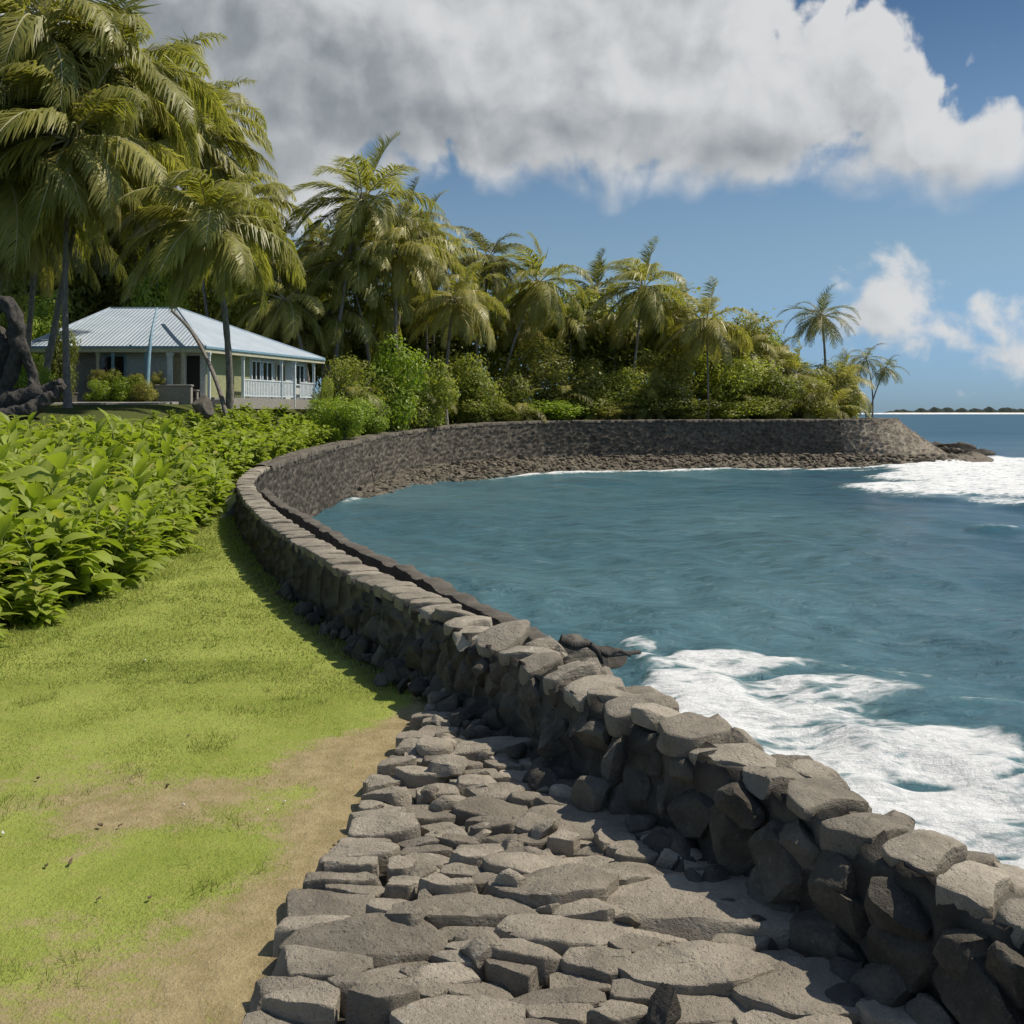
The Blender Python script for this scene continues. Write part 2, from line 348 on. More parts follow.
n_a = nt.noise(p, .7, 5.0, .6); n_b = nt.noise(p, 5.0, 6.0, .7); n_c = nt.noise(p, 45.0, 4.0, .7)
grass = nt.mix(nt.ramp(n_a, .3, .7), (.22, .27, .048), (.32, .37, .085))
grass = nt.mix(nt.m('MULTIPLY', nt.ramp(n_b, .48, .72), .55), grass, (.33, .31, .09))
grass = nt.mix(nt.m('MULTIPLY', nt.ramp(n_c, .5, .75), .45), grass, (.10, .135, .018))
earth = nt.mix(nt.ramp(n_b, .3, .7), (.25, .195, .10), (.37, .30, .165))
earth = nt.mix(nt.m('MULTIPLY', nt.ramp(n_c, .5, .75), .6), earth, (.44, .37, .23))
dm = nt.ramp(nt.m('ADD', dirt, nt.m('ADD', nt.m('MULTIPLY', nt.m('SUBTRACT', n_b, .5), 1.5), nt.m('MULTIPLY', nt.m('SUBTRACT', n_c, .5), 1.0))), .28, .86)
c = nt.mix(dm, grass, earth)
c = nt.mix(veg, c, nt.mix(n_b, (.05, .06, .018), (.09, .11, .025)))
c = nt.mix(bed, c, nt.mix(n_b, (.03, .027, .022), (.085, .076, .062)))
nt.set(b.inputs['Base Color'], c); b.inputs['Roughness'].default_value = .95; b.inputs['Specular IOR Level'].default_value = .15
bump(nt, b, nt.m('ADD', n_b, nt.m('MULTIPLY', n_c, .6)), .03)
gm = mesh('ground', np.stack([X, Y, Z], -1).reshape(-1, 3), gf, mg)
hd = -signed_dist(X, Y, HEDGE).reshape(X.shape)
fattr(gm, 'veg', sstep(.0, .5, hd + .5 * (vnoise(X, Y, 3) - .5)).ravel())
fattr(gm, 'dirt', dirt_at(X, Y).ravel())
lex = np.interp(Y, LAWN_EDGE[:, 1], LAWN_EDGE[:, 0])
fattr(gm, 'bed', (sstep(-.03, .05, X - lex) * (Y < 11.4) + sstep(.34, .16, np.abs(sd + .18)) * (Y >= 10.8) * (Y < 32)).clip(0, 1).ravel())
tag(obj('ground', gm), kind='structure')

# ------------------------------------------------------------------ sea
def sea_pt(px, py): Yd = (EYE - SEA) * 1000 / (py - 412); return np.array([(px - 512) / 1000 * Yd, Yd])
th = np.concatenate([np.arange(-180, -40, 6.0), np.arange(-40, 46, .17), np.arange(46, 180, 6.0)]) * math.pi / 180
rr = np.concatenate([[0.5], np.geomspace(4.5, 160, 520), np.geomspace(163, 9000, 90)])
TH, RR = np.meshgrid(th, rr); X = RR * np.sin(TH); Y = RR * np.cos(TH)
sd = signed_dist(X, Y).reshape(X.shape)
def blob(px, py, rx, ry, soft=.5):
    """an elliptical patch of broken water, given by its centre and half-axes on the water (from two picture points)"""
    c = sea_pt(px, py); ax = abs(sea_pt(px + rx, py)[0] - c[0]); ay = (sea_pt(px, py - ry)[1] - sea_pt(px, py + ry)[1]) / 2
    return 1 - sstep(soft, 1.0, np.hypot((X - c[0]) / ax, (Y - c[1]) / ay))
wx = X + 1.4 * (vnoise(X * .45, Y * .3, 3) - .5); wy = Y + 2.2 * (vnoise(X * .35 + 50, Y * .35, 3) - .5)
X0, Y0 = X, Y; X, Y = wx, wy
foam = np.zeros_like(X)
for (px, py, rx, ry, a) in [(725, 668, 125, 14, 1.0), (690, 690, 95, 26, 1.1), (760, 712, 130, 34, 1.05), (880, 800, 190, 50, 1.1), (950, 835, 150, 40, 1.1), (820, 690, 150, 16, .9), (800, 715, 170, 44, .9), (900, 760, 200, 60, 1.0), (700, 662, 90, 12, 1.0), (800, 692, 150, 13, .8), (870, 672, 120, 9, .55), (840, 752, 170, 24, 1.1), (960, 745, 110, 24, 1.15), (740, 722, 90, 22, 1.0),
                            (920, 790, 150, 24, 1.0), (1010, 800, 120, 30, 1.0), (960, 828, 110, 20, .85), (1010, 860, 80, 24, .9), (630, 642, 34, 14, .75), (650, 665, 40, 16, .9), (980, 705, 80, 6, .6), (690, 612, 60, 4, .3), (560, 628, 40, 8, .3)]:
    foam = np.maximum(foam, a * blob(px, py, rx, ry, .35))
for (px, py, rx, ry, a) in [(885, 770, 48, 8, .8), (950, 714, 90, 6, .55), (770, 680, 60, 3, .35), (990, 772, 40, 5, .5), (985, 835, 40, 6, .6), (840, 722, 80, 4, .4)]:
    foam = foam - a * blob(px, py, rx, ry, .2)
far = np.zeros_like(X)
for (px, py, rx, ry, a) in [(985, 478, 85, 17, 1.2), (1010, 462, 70, 9, 1.1), (930, 480, 75, 8, 1.0), (900, 489, 70, 5, .7), (1015, 503, 60, 8, .75), (940, 497, 80, 4, .5), (1000, 530, 40, 3, .5), (1100, 480, 120, 30, 1.1), (965, 470, 110, 15, 1.25), (925, 490, 110, 8, 1.0), (1000, 490, 90, 12, 1.1)]:
    far = np.maximum(far, a * blob(px, py, rx, ry, .5))
X, Y = X0, Y0
zone = sstep(8.6, 7.0, sd - 0) * sstep(60, 72, Y) * sstep(50, 44, X)      # wash along the far shingle
edge = np.exp(-((sd - 7.3 + .9 * (vnoise(X * .25, Y * .25, 4) - .5) * 2) / 1.15) ** 2) * sstep(70, 80, Y) * sstep(58, 48, X)
edge = np.maximum(edge, .75 * np.exp(-((sd - 9.6 + 1.2 * (vnoise(X * .2 + 9, Y * .2, 4) - .5) * 2) / 1.0) ** 2) * sstep(80, 88, Y) * sstep(-2, 12, X))
rim = .8 * np.exp(-((sd - 1.5) / .55) ** 2) * sstep(48, 60, Y) * sstep(84, 76, Y)
foam = np.clip(np.maximum(np.maximum(foam, far), np.maximum(edge, rim)), 0, 1.25)
# waves
Z = np.zeros_like(X); rg = np.random.default_rng(11); cell = RR * .0072 + .02
for k in range(46):
    lam = 0.7 * 1.075 ** k; ang = R(200) + rg.normal() * .55; kx, ky = math.cos(ang) * 2 * math.pi / lam, math.sin(ang) * 2 * math.pi / lam
    amp = .0085 * lam ** .82 * (1 if lam < 9 else .6); fade = sstep(2.2, 5.0, lam / cell)
    Z += amp * fade * np.sin(kx * X + ky * Y + rg.random() * 6.28 + 1.3 * vnoise(X * .05 + k, Y * .05, 2) * 3)
Z *= (1 - .35 * sstep(-3, 1, -sd)) * (.35 + .65 * sstep(60, 10, RR)) * sstep(400, 120, RR)
Z += np.clip(foam, 0, 1) * (.10 * vnoise(X * 1.6, Y * 1.6, 4) + .12 * vnoise(X * .5, Y * .5, 3)) * (RR < 60)
Z += np.clip(far, 0, 1.2) * (.55 * vnoise(X * .25, Y * .12, 4)) + np.clip(edge, 0, 1) * .18
n2 = len(th); i = np.arange(len(rr) - 1)[:, None] * n2; j = np.arange(n2)[None]; j2 = (j + 1) % n2
sf = np.stack([i + j, i + n2 + j, i + n2 + j2, i + j2], -1).reshape(-1, 4)[:, ::-1]
mw, nt, b = mat('sea_water'); out_n = mw.node_tree.nodes['Material Output']
p = pos(nt); fo = nt.attr('foam').outputs['Fac']; open_ = nt.attr('open').outputs['Fac']
sx = nt.v('MULTIPLY', p, (.62, 1.0, 1.0))
fb = nt.noise(sx, 1.1, 9.0, .66, .6); fc = nt.noise(sx, 6.5, 7.0, .7, .3)
wv = nt.n('ShaderNodeTexNoise', {'Vector': sx, 'Scale': 1.3, 'Detail': 5.0}).outputs[1]
def web_at(sc, wd):
    q = nt.v('ADD', nt.v('MULTIPLY', sx, (sc, sc, sc)), nt.n('ShaderNodeVectorMath', {0: wv, 'Scale': 2.2}, operation='SCALE').outputs[0])
    return nt.ramp(nt.n('ShaderNodeTexVoronoi', {'Vector': q, 'Scale': 1.0}, feature='DISTANCE_TO_EDGE').outputs[0], .0, wd, 1.0, 0.0)
pat = nt.m('ADD', nt.m('MULTIPLY', nt.m('ADD', nt.m('MULTIPLY', nt.m('SUBTRACT', fb, .5), 1.7), .5), .50), nt.m('ADD', nt.m('MULTIPLY', web_at(1.5, .34), .20), nt.m('ADD', nt.m('MULTIPLY', web_at(3.6, .34), .15), nt.m('MULTIPLY', fc, .22))))
fmask = nt.m('MULTIPLY', nt.ramp(nt.m('ADD', pat, nt.m('MULTIPLY', nt.m('MINIMUM', fo, 1.0), .80)), 1.0, 1.42), nt.ramp(fo, .02, .2))
big = nt.noise(nt.v('MULTIPLY', p, (.5, 1.0, 1.0)), .06, 4.0, .6)
teal = nt.mix(nt.ramp(big, .35, .65), (.050, .132, .170), (.076, .170, .205))
deep = nt.mix(nt.ramp(big, .35, .65), (.012, .062, .110), (.022, .085, .128))
wc = nt.mix(open_, teal, deep)
wc = nt.mix(nt.m('MULTIPLY', nt.ramp(fo, .05, .8), .45), wc, (.09, .20, .20))
nt.set(b.inputs['Base Color'], wc); b.inputs['Roughness'].default_value = .16; b.inputs['IOR'].default_value = 1.33
nt.set(b.inputs['Specular IOR Level'], nt.m('SUBTRACT', .32, nt.m('MULTIPLY', open_, .17)))
w1 = nt.noise(nt.v('MULTIPLY', p, (.55, 1.0, 1.0)), 2.2, 7.0, .66, .4); w2 = nt.noise(nt.v('MULTIPLY', p, (.6, 1.0, 1.0)), .42, 4.0, .55, .3)
w3 = nt.noise(nt.v('MULTIPLY', p, (.35, 1.0, 1.0)), .13, 4.0, .55, .3)
bump(nt, b, nt.m('ADD', nt.m('MULTIPLY', w1, .36), nt.m('ADD', nt.m('MULTIPLY', w2, 1.0), nt.m('MULTIPLY', w3, 2.2))), .62)
fm = nt.n('ShaderNodeBsdfPrincipled', {'Base Color': (.80, .82, .83), 'Roughness': .8, 'Specular IOR Level': .2})
nt.set(fm.inputs['Normal'], nt.n('ShaderNodeBump', {'Height': nt.m('ADD', fb, nt.m('MULTIPLY', fc, .5)), 'Distance': .22}))
far_w = nt.n('ShaderNodeMixShader', {0: .10, 1: nt.n('ShaderNodeBsdfDiffuse', {0: nt.mix(.5, wc, (.03, .10, .17))}).outputs[0], 2: nt.n('ShaderNodeBsdfGlossy', {'Roughness': .35}).outputs[0]})
water = nt.n('ShaderNodeMixShader', {0: nt.attr('far').outputs['Fac'], 1: b.outputs[0], 2: far_w.outputs[0]})
nt.set(out_n.inputs[0], nt.n('ShaderNodeMixShader', {0: fmask, 1: water.outputs[0], 2: fm.outputs[0]}).outputs[0])
sm = mesh('sea', np.stack([X, Y, SEA + Z], -1).reshape(-1, 3), sf, mw)
fattr(sm, 'foam', foam.ravel()); fattr(sm, 'far', (.85 * sstep(100, 260, RR)).ravel())
fattr(sm, 'open', np.clip(sstep(3, 16, X - .14 * Y + 3 * (vnoise(X * .08, Y * .08, 3) - .5)) * .85 + .5 * sstep(16, 9, Y) + sstep(96, 125, Y), 0, 1).ravel())
tag(obj('sea', sm), kind='structure')

# far island on the horizon
iz = []; V = []; rg = np.random.default_rng(3)
xs = np.linspace(880, 1500, 140); top = 4 + 9 * vnoise(xs * .02, xs * 0 + 3, 4) * sstep(880, 960, xs)
def strip_mound(xs, yc, half, zs, base):
    V = []; 
    for x, z in zip(xs, zs):
        V += [(x, yc - half, base), (x, yc - half * .7, base + (z - base) * .85), (x, yc, z), (x, yc + half, base)]
    n = len(xs); i = np.arange(n - 1)[:, None] * 4; j = np.arange(3)[None]
    return np.array(V), np.stack([i + j, i + 4 + j, i + 4 + j + 1, i + j + 1], -1).reshape(-1, 4)
V, F = strip_mound(xs, 2450, 60, SEA + 1.5 + 2.5 * sstep(880, 930, xs), SEA - 1)
tag(obj('distant_island', mesh('distant_island', V, F, plain('island_sand', (.62, .58, .50), .9, scale=.05))), kind='structure')
V, F = strip_mound(np.linspace(905, 1500, 500), 2452, 22, 0 * np.linspace(905, 1500, 500) + SEA + 3 + 20 * vnoise(np.linspace(905, 1500, 500) * .06, np.zeros(500), 5) * sstep(905, 960, np.linspace(905, 1500, 500)) , SEA)
tag(obj('island_woods', mesh('island_woods', V, F, plain('distant_woods', (.022, .034, .026), .9, scale=.05))), 'dark strip of distant woods along the low island on the horizon', 'woods', kind='stuff')
V, F = strip_mound(np.linspace(800, 1500, 200), 2330, 14, SEA + 1.4 + 2.2 * vnoise(np.linspace(800, 1500, 200) * .03, np.ones(200), 4), SEA - 1)
tag(obj('reef_surf', mesh('reef_surf', V, F, plain('surf_foam', (.8, .82, .84), .9, scale=.05))), kind='structure')
# ------------------------------------------------------------------ the sea wall
def cells(u, v, seed=0, jit=.85):
    """Worley cells on a plane: distance to the nearest and second nearest point, and the cell's random number"""
    ui = np.floor(u).astype(int); vi = np.floor(v).astype(int); d1 = np.full(u.shape, 9.0); d2 = d1.copy(); idn = np.zeros(u.shape)
    for a in (-1, 0, 1):
        for c in (-1, 0, 1):
            i = (ui + a + seed) & 255; j = (vi + c + 3 * seed) & 255
            px = ui + a + .5 + jit * (_T[i, j] - .5); py = vi + c + .5 + jit * (_T[j, (i + 91) & 255] - .5)
            d = np.hypot(u - px, v - py); k = d < d1
            d2 = np.where(k, d1, np.minimum(d2, d)); idn = np.where(k, _T[(i + 37) & 255, (j + 11) & 255], idn); d1 = np.where(k, d, d1)
    return d1, d2, idn
def stone_attr_mat(name, gap, lo, hi, pale):
    """laid stones: each stone's own tone and the open joints come from vertex attributes"""
    m, nt, b = mat(name); p = pos(nt); f = nt.noise(p, 3.0, 7.0, .7); f2 = nt.noise(p, 26.0, 5.0, .7)
    c = nt.mix(nt.attr('tone').outputs['Fac'], lo, hi)
    c = nt.mix(nt.m('MULTIPLY', nt.ramp(f, .45, .75), .5), c, pale)
    c = nt.mix(nt.m('MULTIPLY', nt.ramp(nt.noise(p, .35, 5.0, .65), .5, .7), .3), c, tuple(x * .6 for x in lo))
    c = nt.mix(nt.attr('joint').outputs['Fac'], c, gap)
    nt.set(b.inputs['Base Color'], c); b.inputs['Roughness'].default_value = .9; b.inputs['Specular IOR Level'].default_value = .2
    bump(nt, b, nt.m('ADD', f2, nt.m('MULTIPLY', f, .6)), .03); return m
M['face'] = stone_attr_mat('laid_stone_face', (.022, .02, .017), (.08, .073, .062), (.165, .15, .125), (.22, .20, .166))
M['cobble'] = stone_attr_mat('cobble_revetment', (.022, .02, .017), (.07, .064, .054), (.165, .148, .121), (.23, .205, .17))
FINE, FS = spline(EDGE, lambda y: .09 if y < 30 else (.13 if y < 62 else .17))
FT = tan_of(FINE); FN = np.stack([FT[:, 1], -FT[:, 0]], 1)
def thick_at(y): return np.interp(y, [0, 5, 9, 14, 30, 43, 60, 90], [.36, .36, .38, .40, .42, .5, .7, .9])
def batter_at(s_y): return s_y
def sweep(name, sel, prof, mat_, parent, cu, cv, depth, seed, gapw=.16, rough=.02):
    """surface swept along the wall line; prof(k) gives for each row (offset to sea, z); stones stand out by depth along the surface normal"""
    P, Nn, S = FINE[sel], FN[sel], FS[sel]; rows = prof(P, S); nr = len(rows)
    V = np.stack([np.stack([P[:, 0] + Nn[:, 0] * o, P[:, 1] + Nn[:, 1] * o, z], 1) for o, z in rows], 1)   # (n, nr, 3)
    du = np.gradient(V, axis=0); dv = np.gradient(V, axis=1); nrm = np.cross(du, dv); nrm /= np.linalg.norm(nrm, axis=2)[..., None] + 1e-9
    hgt = np.concatenate([np.zeros((len(P), 1)), np.cumsum(np.linalg.norm(np.diff(V, axis=1), axis=2), axis=1)], 1)
    u = S[:, None] / cu + 0 * hgt; v = hgt / cv
    u = u + .5 * (vnoise(u * .9 + 5, v * .9, 2) - .5); v = v + .5 * (vnoise(u * .8, v * .8 + 33, 2) - .5)
    d1, d2, idn = cells(u, v, seed); e = d2 - d1
    h = sstep(0, .32, e) * (1 - .5 * d1 ** 2) + .55 * (idn - .5) - .6
    h = h * depth + rough * (vnoise(S[:, None] * 9 + 0 * hgt, hgt * 9, 3) - .5)
    V = V + nrm * h[..., None]
    i = np.arange(len(P) - 1)[:, None] * nr; j = np.arange(nr - 1)[None]
    F = np.stack([i + j, i + j + 1, i + nr + j + 1, i + nr + j], -1).reshape(-1, 4)
    me = mesh(name, V.reshape(-1, 3), F[:, ::-1], mat_)
    fattr(me, 'tone', (idn * .8 + .2 * vnoise(u, v, 2)).ravel()); fattr(me, 'joint', sstep(gapw, gapw * .35, e).ravel() * .85)
    return obj(name, me, parent)
sea_wall = tag(empty('seawall', (2.3, 4, 0)), 'long curved dark stone sea wall running from the near right corner around the bay', 'wall')
bpy.context.view_layer.update()
def child(o): o.matrix_parent_inverse = sea_wall.matrix_world.inverted(); return o
Yf = FINE[:, 1]; ends = np.cumsum(Yf > 104) == 0; end_i = np.argmax(FS > FS[np.argmin(np.hypot(FINE[:, 0] - 39.5, FINE[:, 1] - 116))])
idx = np.arange(len(FINE))
def prof_land(P, S):
    t = wall_top(P[:, 1]) - .10; b = land_z(P[:, 0], P[:, 1]) - .25; lean = .10
    return [(-lean * (1 - k) - .02, b + (t - b) * k) for k in np.linspace(0, 1, 15)] + [(.12, t + .01)]
near_sel = idx[(Yf > 1.5) & (Yf < 46) & (FINE[:, 0] > -12)]
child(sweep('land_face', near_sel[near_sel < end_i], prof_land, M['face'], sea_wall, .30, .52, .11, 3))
def bay_off(P, S):
    i0 = FS[np.argmin(np.hypot(FINE[:, 0] - 28.5, FINE[:, 1] - 95.7))]; i1 = FS[np.argmin(np.hypot(FINE[:, 0] - 39.4, FINE[:, 1] - 108))]
    bat = np.interp(P[:, 1], [0, 30, 50, 80, 92], [.15, .2, .5, .75, .55]); return bat + 7.0 * sstep(i0 - 1, i1 - 5, S)
def prof_bay(P, S):
    t = wall_top(P[:, 1]) - np.interp(P[:, 1], [30, 42], [.2, .02]); w = thick_at(P[:, 1]) - np.interp(P[:, 1], [10, 42], [.08, 0]); bt = bay_off(P, S)
    return [(w + bt * (1 - k) ** 1.15, SEA - .9 + (t - SEA + .9) * k) for k in np.linspace(0, 1, 44)][::-1]
bay_sel = idx[(Yf > 1.5) & (idx < end_i + 60)]
b1 = bay_sel[FINE[bay_sel, 1] < 66]; b1 = b1[FINE[b1, 0] < 3]; b2 = np.arange(b1[-1], bay_sel[-1])
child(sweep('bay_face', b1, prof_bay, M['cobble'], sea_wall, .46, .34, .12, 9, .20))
hs = np.argmin(np.hypot(FINE[:, 0] - 31.0, FINE[:, 1] - 96.2)); M['cobble_sun_tint'] = stone_attr_mat('sun_tinted_cobble_revetment', (.06, .052, .043), (.16, .145, .118), (.31, .275, .22), (.36, .32, .26))  # lighter copy of the cobble, the headland's sunlight painted into its colour
child(sweep('bay_face', b2[b2 <= hs], prof_bay, M['cobble'], sea_wall, .40, .34, .15, 21, .20)); child(sweep('headland_slope', b2[b2 >= hs], prof_bay, M['cobble_sun_tint'], sea_wall, .50, .42, .24, 22, .20))
def prof_top(P, S):
    t = wall_top(P[:, 1]); w = thick_at(P[:, 1]); a = np.interp(P[:, 1], [40, 60, 90], [.05, .3, 1.0])
    t0 = np.minimum(t, np.maximum(t, land_z(P[:, 0] , P[:, 1])))
    return [(w + .06, t - .22), (w + .06, t)] + [(w - (w + a) * k, t + .01) for k in np.linspace(.1, 1, 7)] + [(-a - .02, t - .25)]
top_sel = idx[(Yf > 38) & (idx < end_i + 60)]
child(sweep('coping', top_sel, prof_top, M['cobble'], sea_wall, .6, .5, .10, 5, .10, .05))
def prof_core(P, S):
    t = wall_top(P[:, 1]) - .12; w = thick_at(P[:, 1]); return [(w + .01, t - .3), (w - .02, t), (w * .5, t + .0), (.03, t)]
child(sweep('wall_core', idx[(Yf > 1.5) & (Yf < 42) & (FINE[:, 0] < 4)], prof_core, M['face'], sea_wall, .4, .4, .02, 5))

# rocks ---------------------------------------------------------------
import bmesh
def ico(n):
    bm = bmesh.new(); bmesh.ops.create_icosphere(bm, subdivisions=n, radius=1); bm.verts.ensure_lookup_table()
    v = np.array([x.co for x in bm.verts]); f = np.array([[q.index for q in p.verts] for p in bm.faces]); bm.free(); return v, f
ICO = {n: ico(n) for n in (2, 3, 4, 5)}
def tri_noise(v, s, seed, o=4):
    return vnoise(v[:, 0] * s + seed * 7.1 + v[:, 2] * .8 * s, v[:, 1] * s + seed * 3.3 - v[:, 2] * .6 * s, o) - .5
def rock_arrays(seed, size, sub=4, cuts=11, rough=.12, lo=.48, hi=.84):
    rg = np.random.default_rng(seed); v, f = ICO[sub]; v = v.copy()
    for k in range(cuts):
        n = rg.normal(size=3); n /= np.linalg.norm(n); d = rg.uniform(lo, hi)
        v -= n * np.maximum(0, v @ n - d)[:, None]
    v /= np.abs(v).max(axis=0)
    v *= (1 + rough * 2 * tri_noise(v, 1.6, seed, 3) + rough * .7 * tri_noise(v, 6.0, seed + 5, 3))[:, None]
    return v * np.array(size), f
def rot(ax, ay, az):
    return np.array(Matrix.Rotation(az, 3, 'Z') @ Matrix.Rotation(ay, 3, 'Y') @ Matrix.Rotation(ax, 3, 'X'))
def rock_obj(name, seed, size, loc, r, m, parent=None, sub=4, **k):
    v, f = rock_arrays(seed, size, sub, **k); me = mesh(name, v @ rot(*r).T, f, m); sharp(me, 32)
    return obj(name, me, parent, loc)
# slabs ----------------------------------------------------------------
def slab_mesh(name, poly, thick, seed, tilt=(0, 0), m=None, n=56, rnd_=2, crown=.02, rough=1.0):
    """a flat stone from its plan outline, worn top, ragged sides; z=0 at the top's middle"""
    rg = np.random.default_rng(seed); P = np.array(poly, float)
    for _ in range(rnd_):
        Q = np.roll(P, -1, 0); a = .13 if _ == 0 else .20; P = np.stack([P * (1 - a) + Q * a, P * a + Q * (1 - a)], 1).reshape(-1, 2)
    L = np.concatenate([[0], np.cumsum(np.linalg.norm(np.diff(np.vstack([P, P[:1]]), axis=0), axis=1))]); P2 = np.vstack([P, P[:1]])
    s = np.linspace(0, L[-1], n, endpoint=False); P = np.stack([np.interp(s, L, P2[:, 0]), np.interp(s, L, P2[:, 1])], 1)
    c = P.mean(0); D = P - c; size = math.sqrt(np.ptp(P[:, 0]) * np.ptp(P[:, 1])) + 1e-6
    rad = np.linalg.norm(D, axis=1); D = D * (1 + rough * .14 * (vnoise(P[:, 0] / size * 2.2 + seed, P[:, 1] / size * 2.2, 4) - .5))[:, None]
    prof = [(.0, 0), (.22, 0), (.42, 0), (.60, 0), (.75, 0), (.87, -.004), (.95, -.012), (.985, -.035), (1.0, -.09), (1.01, -.45), (1.0, -.75), (.95, -1.0)]
    V = []
    for k, (q, z) in enumerate(prof):
        zz = z * thick if z > -.2 else z * thick
        V.append(np.stack([c[0] + D[:, 0] * q, c[1] + D[:, 1] * q, np.full(n, zz)], 1))
    V = np.concatenate(V)
    u, w = V[:, 0], V[:, 1]; x = (u - c[0]) / size; y = (w - c[1]) / size
    topw = np.clip(1 + V[:, 2] / thick * 1.2, 0, 1)
    big = vnoise(x * 1.5 + seed * 1.7, y * 1.5 + seed, 3) - .5
    # layered breaks: plates a little higher or lower than their neighbour
    st = vnoise(x * 1.3 + seed * .9 + 11, y * 1.3 - seed * .3, 2); plate = np.floor(st * 7) / 7 + sstep(.7, 1.0, (st * 7) % 1) / 7 - .5
    V[:, 2] += topw * size * (.07 * big + .11 * plate * rough) + topw * .010 * (vnoise(u * 14, w * 14, 3) - .5)
    V[:, 2] += -crown * size * (x * x + y * y) * topw
    V[:, :2] += (.03 * size * (vnoise(u * 5 / size + V[:, 2] * 9, w * 5 / size + seed, 3) - .5))[:, None] * np.sign(D[np.arange(len(V)) % n])
    for k in range(rg.integers(1, 4)):                       # broken corners
        a = rg.uniform(0, 6.28); nrm = np.array([math.cos(a), math.sin(a), rg.uniform(-.1, .7)]); nrm /= np.linalg.norm(nrm)
        q = (V - [c[0], c[1], 0]) @ nrm; V -= nrm * np.maximum(0, q - np.quantile(q, rg.uniform(.88, .985)))[:, None]
    V -= [c[0], c[1], 0]; V[:, 2] += V[:, 0] * tilt[0] + V[:, 1] * tilt[1]
    i = np.arange(len(prof) - 1)[:, None] * n; j = np.arange(n)[None]; k = (j + 1) % n
    F = np.stack([i + j, i + n + j, i + n + k, i + k], -1).reshape(-1, 4); F = F[n:]         # the innermost ring is a point: use triangles
    T = np.stack([np.arange(n) * 0, n + np.arange(n), n + (np.arange(n) + 1) % n], -1)
    me = mesh(name, V, [F, T], m); sharp(me, 36); return me, (c[0], c[1])

# cap stones and the boulders of the near face ----------------------------
rg = np.random.default_rng(21); s = FS[np.argmin(np.abs(Yf - 2.2) + 50 * (FINE[:, 0] < 0))]; count = 0
s_end = FS[np.argmin(np.hypot(FINE[:, 0] + 10.0, FINE[:, 1] - 40.5))]
def at_s(s, off=0.0):
    x, y = np.interp(s, FS, FINE[:, 0]), np.interp(s, FS, FINE[:, 1]); nx, ny = np.interp(s, FS, FN[:, 0]), np.interp(s, FS, FN[:, 1])
    return x + nx * off, y + ny * off
while s < s_end and count < 98:
    y = at_s(s)[1]; near = sstep(13, 8, y); ln = rg.uniform(.34, .50) + near * rg.uniform(-.14, .04); w = thick_at(y)
    a0 = -.03 + .03 * near * rg.normal() - .02 * rg.random(); a1 = w + .02 + .07 * near * rg.random() + .02 * rg.random(); sk = rg.uniform(-.05, .05) * (1 + near)
    gap = .012 + .012 * rg.random()
    jt = .07 * near
    poly = [at_s(s + gap + sk, a0 + jt * rg.normal()), at_s(s + gap - sk * .6, (a0 + a1) / 2 + .02), at_s(s + gap - sk, a1 + jt * rg.normal()), at_s(s + ln * .55, a1 + .08 * near * rg.normal()), at_s(s + ln - gap - sk * .5, a1 - .05 * near * rg.random()),
            at_s(s + ln - gap + sk, a0 + .05 * near * rg.random()), at_s(s + ln * .5, a0 - .02 - .05 * near * rg.random())]
    tk = .12 + .05 * rg.random() + near * rg.uniform(-.03, .07)
    me, c = slab_mesh('cap_stone', poly[::-1], tk, 500 + count, (rg.normal() * (.02 + .12 * near), rg.normal() * (.02 + .10 * near)), M['cap'], n=48, crown=.16 + .1 * near, rough=.6 + .9 * near, rnd_=1 if near > .3 else 2)
    child(obj('cap_stone', me, sea_wall, (c[0], c[1], wall_top(y) + .01 * near + rg.normal() * (.012 + .025 * near)))); s += ln; count += 1
s0 = FS[np.argmin(np.abs(Yf - 2.4) + 50 * (FINE[:, 0] < 0))]; s1 = FS[np.argmin(np.abs(Yf - 13.0) + 50 * (FINE[:, 0] > 2))]; nb = 0
for row, (z, hh) in enumerate(((.12, .18), (.37, .20), (.58, .13))):
    s = s0 + row * .1
    while s < s1 and nb < 99:
        w = rg.uniform(.10, .24); w *= 1.0 + .25 * sstep(7, 4, at_s(s)[1]); s += w; x, y = at_s(s, .06 - .09 * sstep(8, 5, at_s(s)[1]) - .05 * (2 - row) + .04 * rg.normal()); t = np.interp(s, FS, np.arctan2(FT[:, 1], FT[:, 0]))
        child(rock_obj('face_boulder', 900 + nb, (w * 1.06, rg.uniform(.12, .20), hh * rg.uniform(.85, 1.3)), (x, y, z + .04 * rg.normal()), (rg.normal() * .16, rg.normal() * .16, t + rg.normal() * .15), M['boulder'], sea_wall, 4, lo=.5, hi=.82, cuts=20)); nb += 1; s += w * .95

s = s0; q = 0
while s < s1 - 4 and q < 40:                                          # rougher blocks along the seaward shoulder of the crest
    w = rg.uniform(.12, .22); s += w; x, y = at_s(s, thick_at(at_s(s)[1]) + .10 + .08 * rg.random()); t = np.interp(s, FS, np.arctan2(FT[:, 1], FT[:, 0]))
    child(rock_obj('crest_boulder', 1300 + q, (w * 1.1, rg.uniform(.16, .26), rg.uniform(.11, .17)), (x, y, wall_top(y) - .20 + .05 * rg.normal()), (rg.normal() * .2 - .25, rg.normal() * .2, t + rg.normal() * .3), M['cap'], sea_wall, 4, lo=.45, hi=.8, cuts=18)); q += 1; s += w * .8

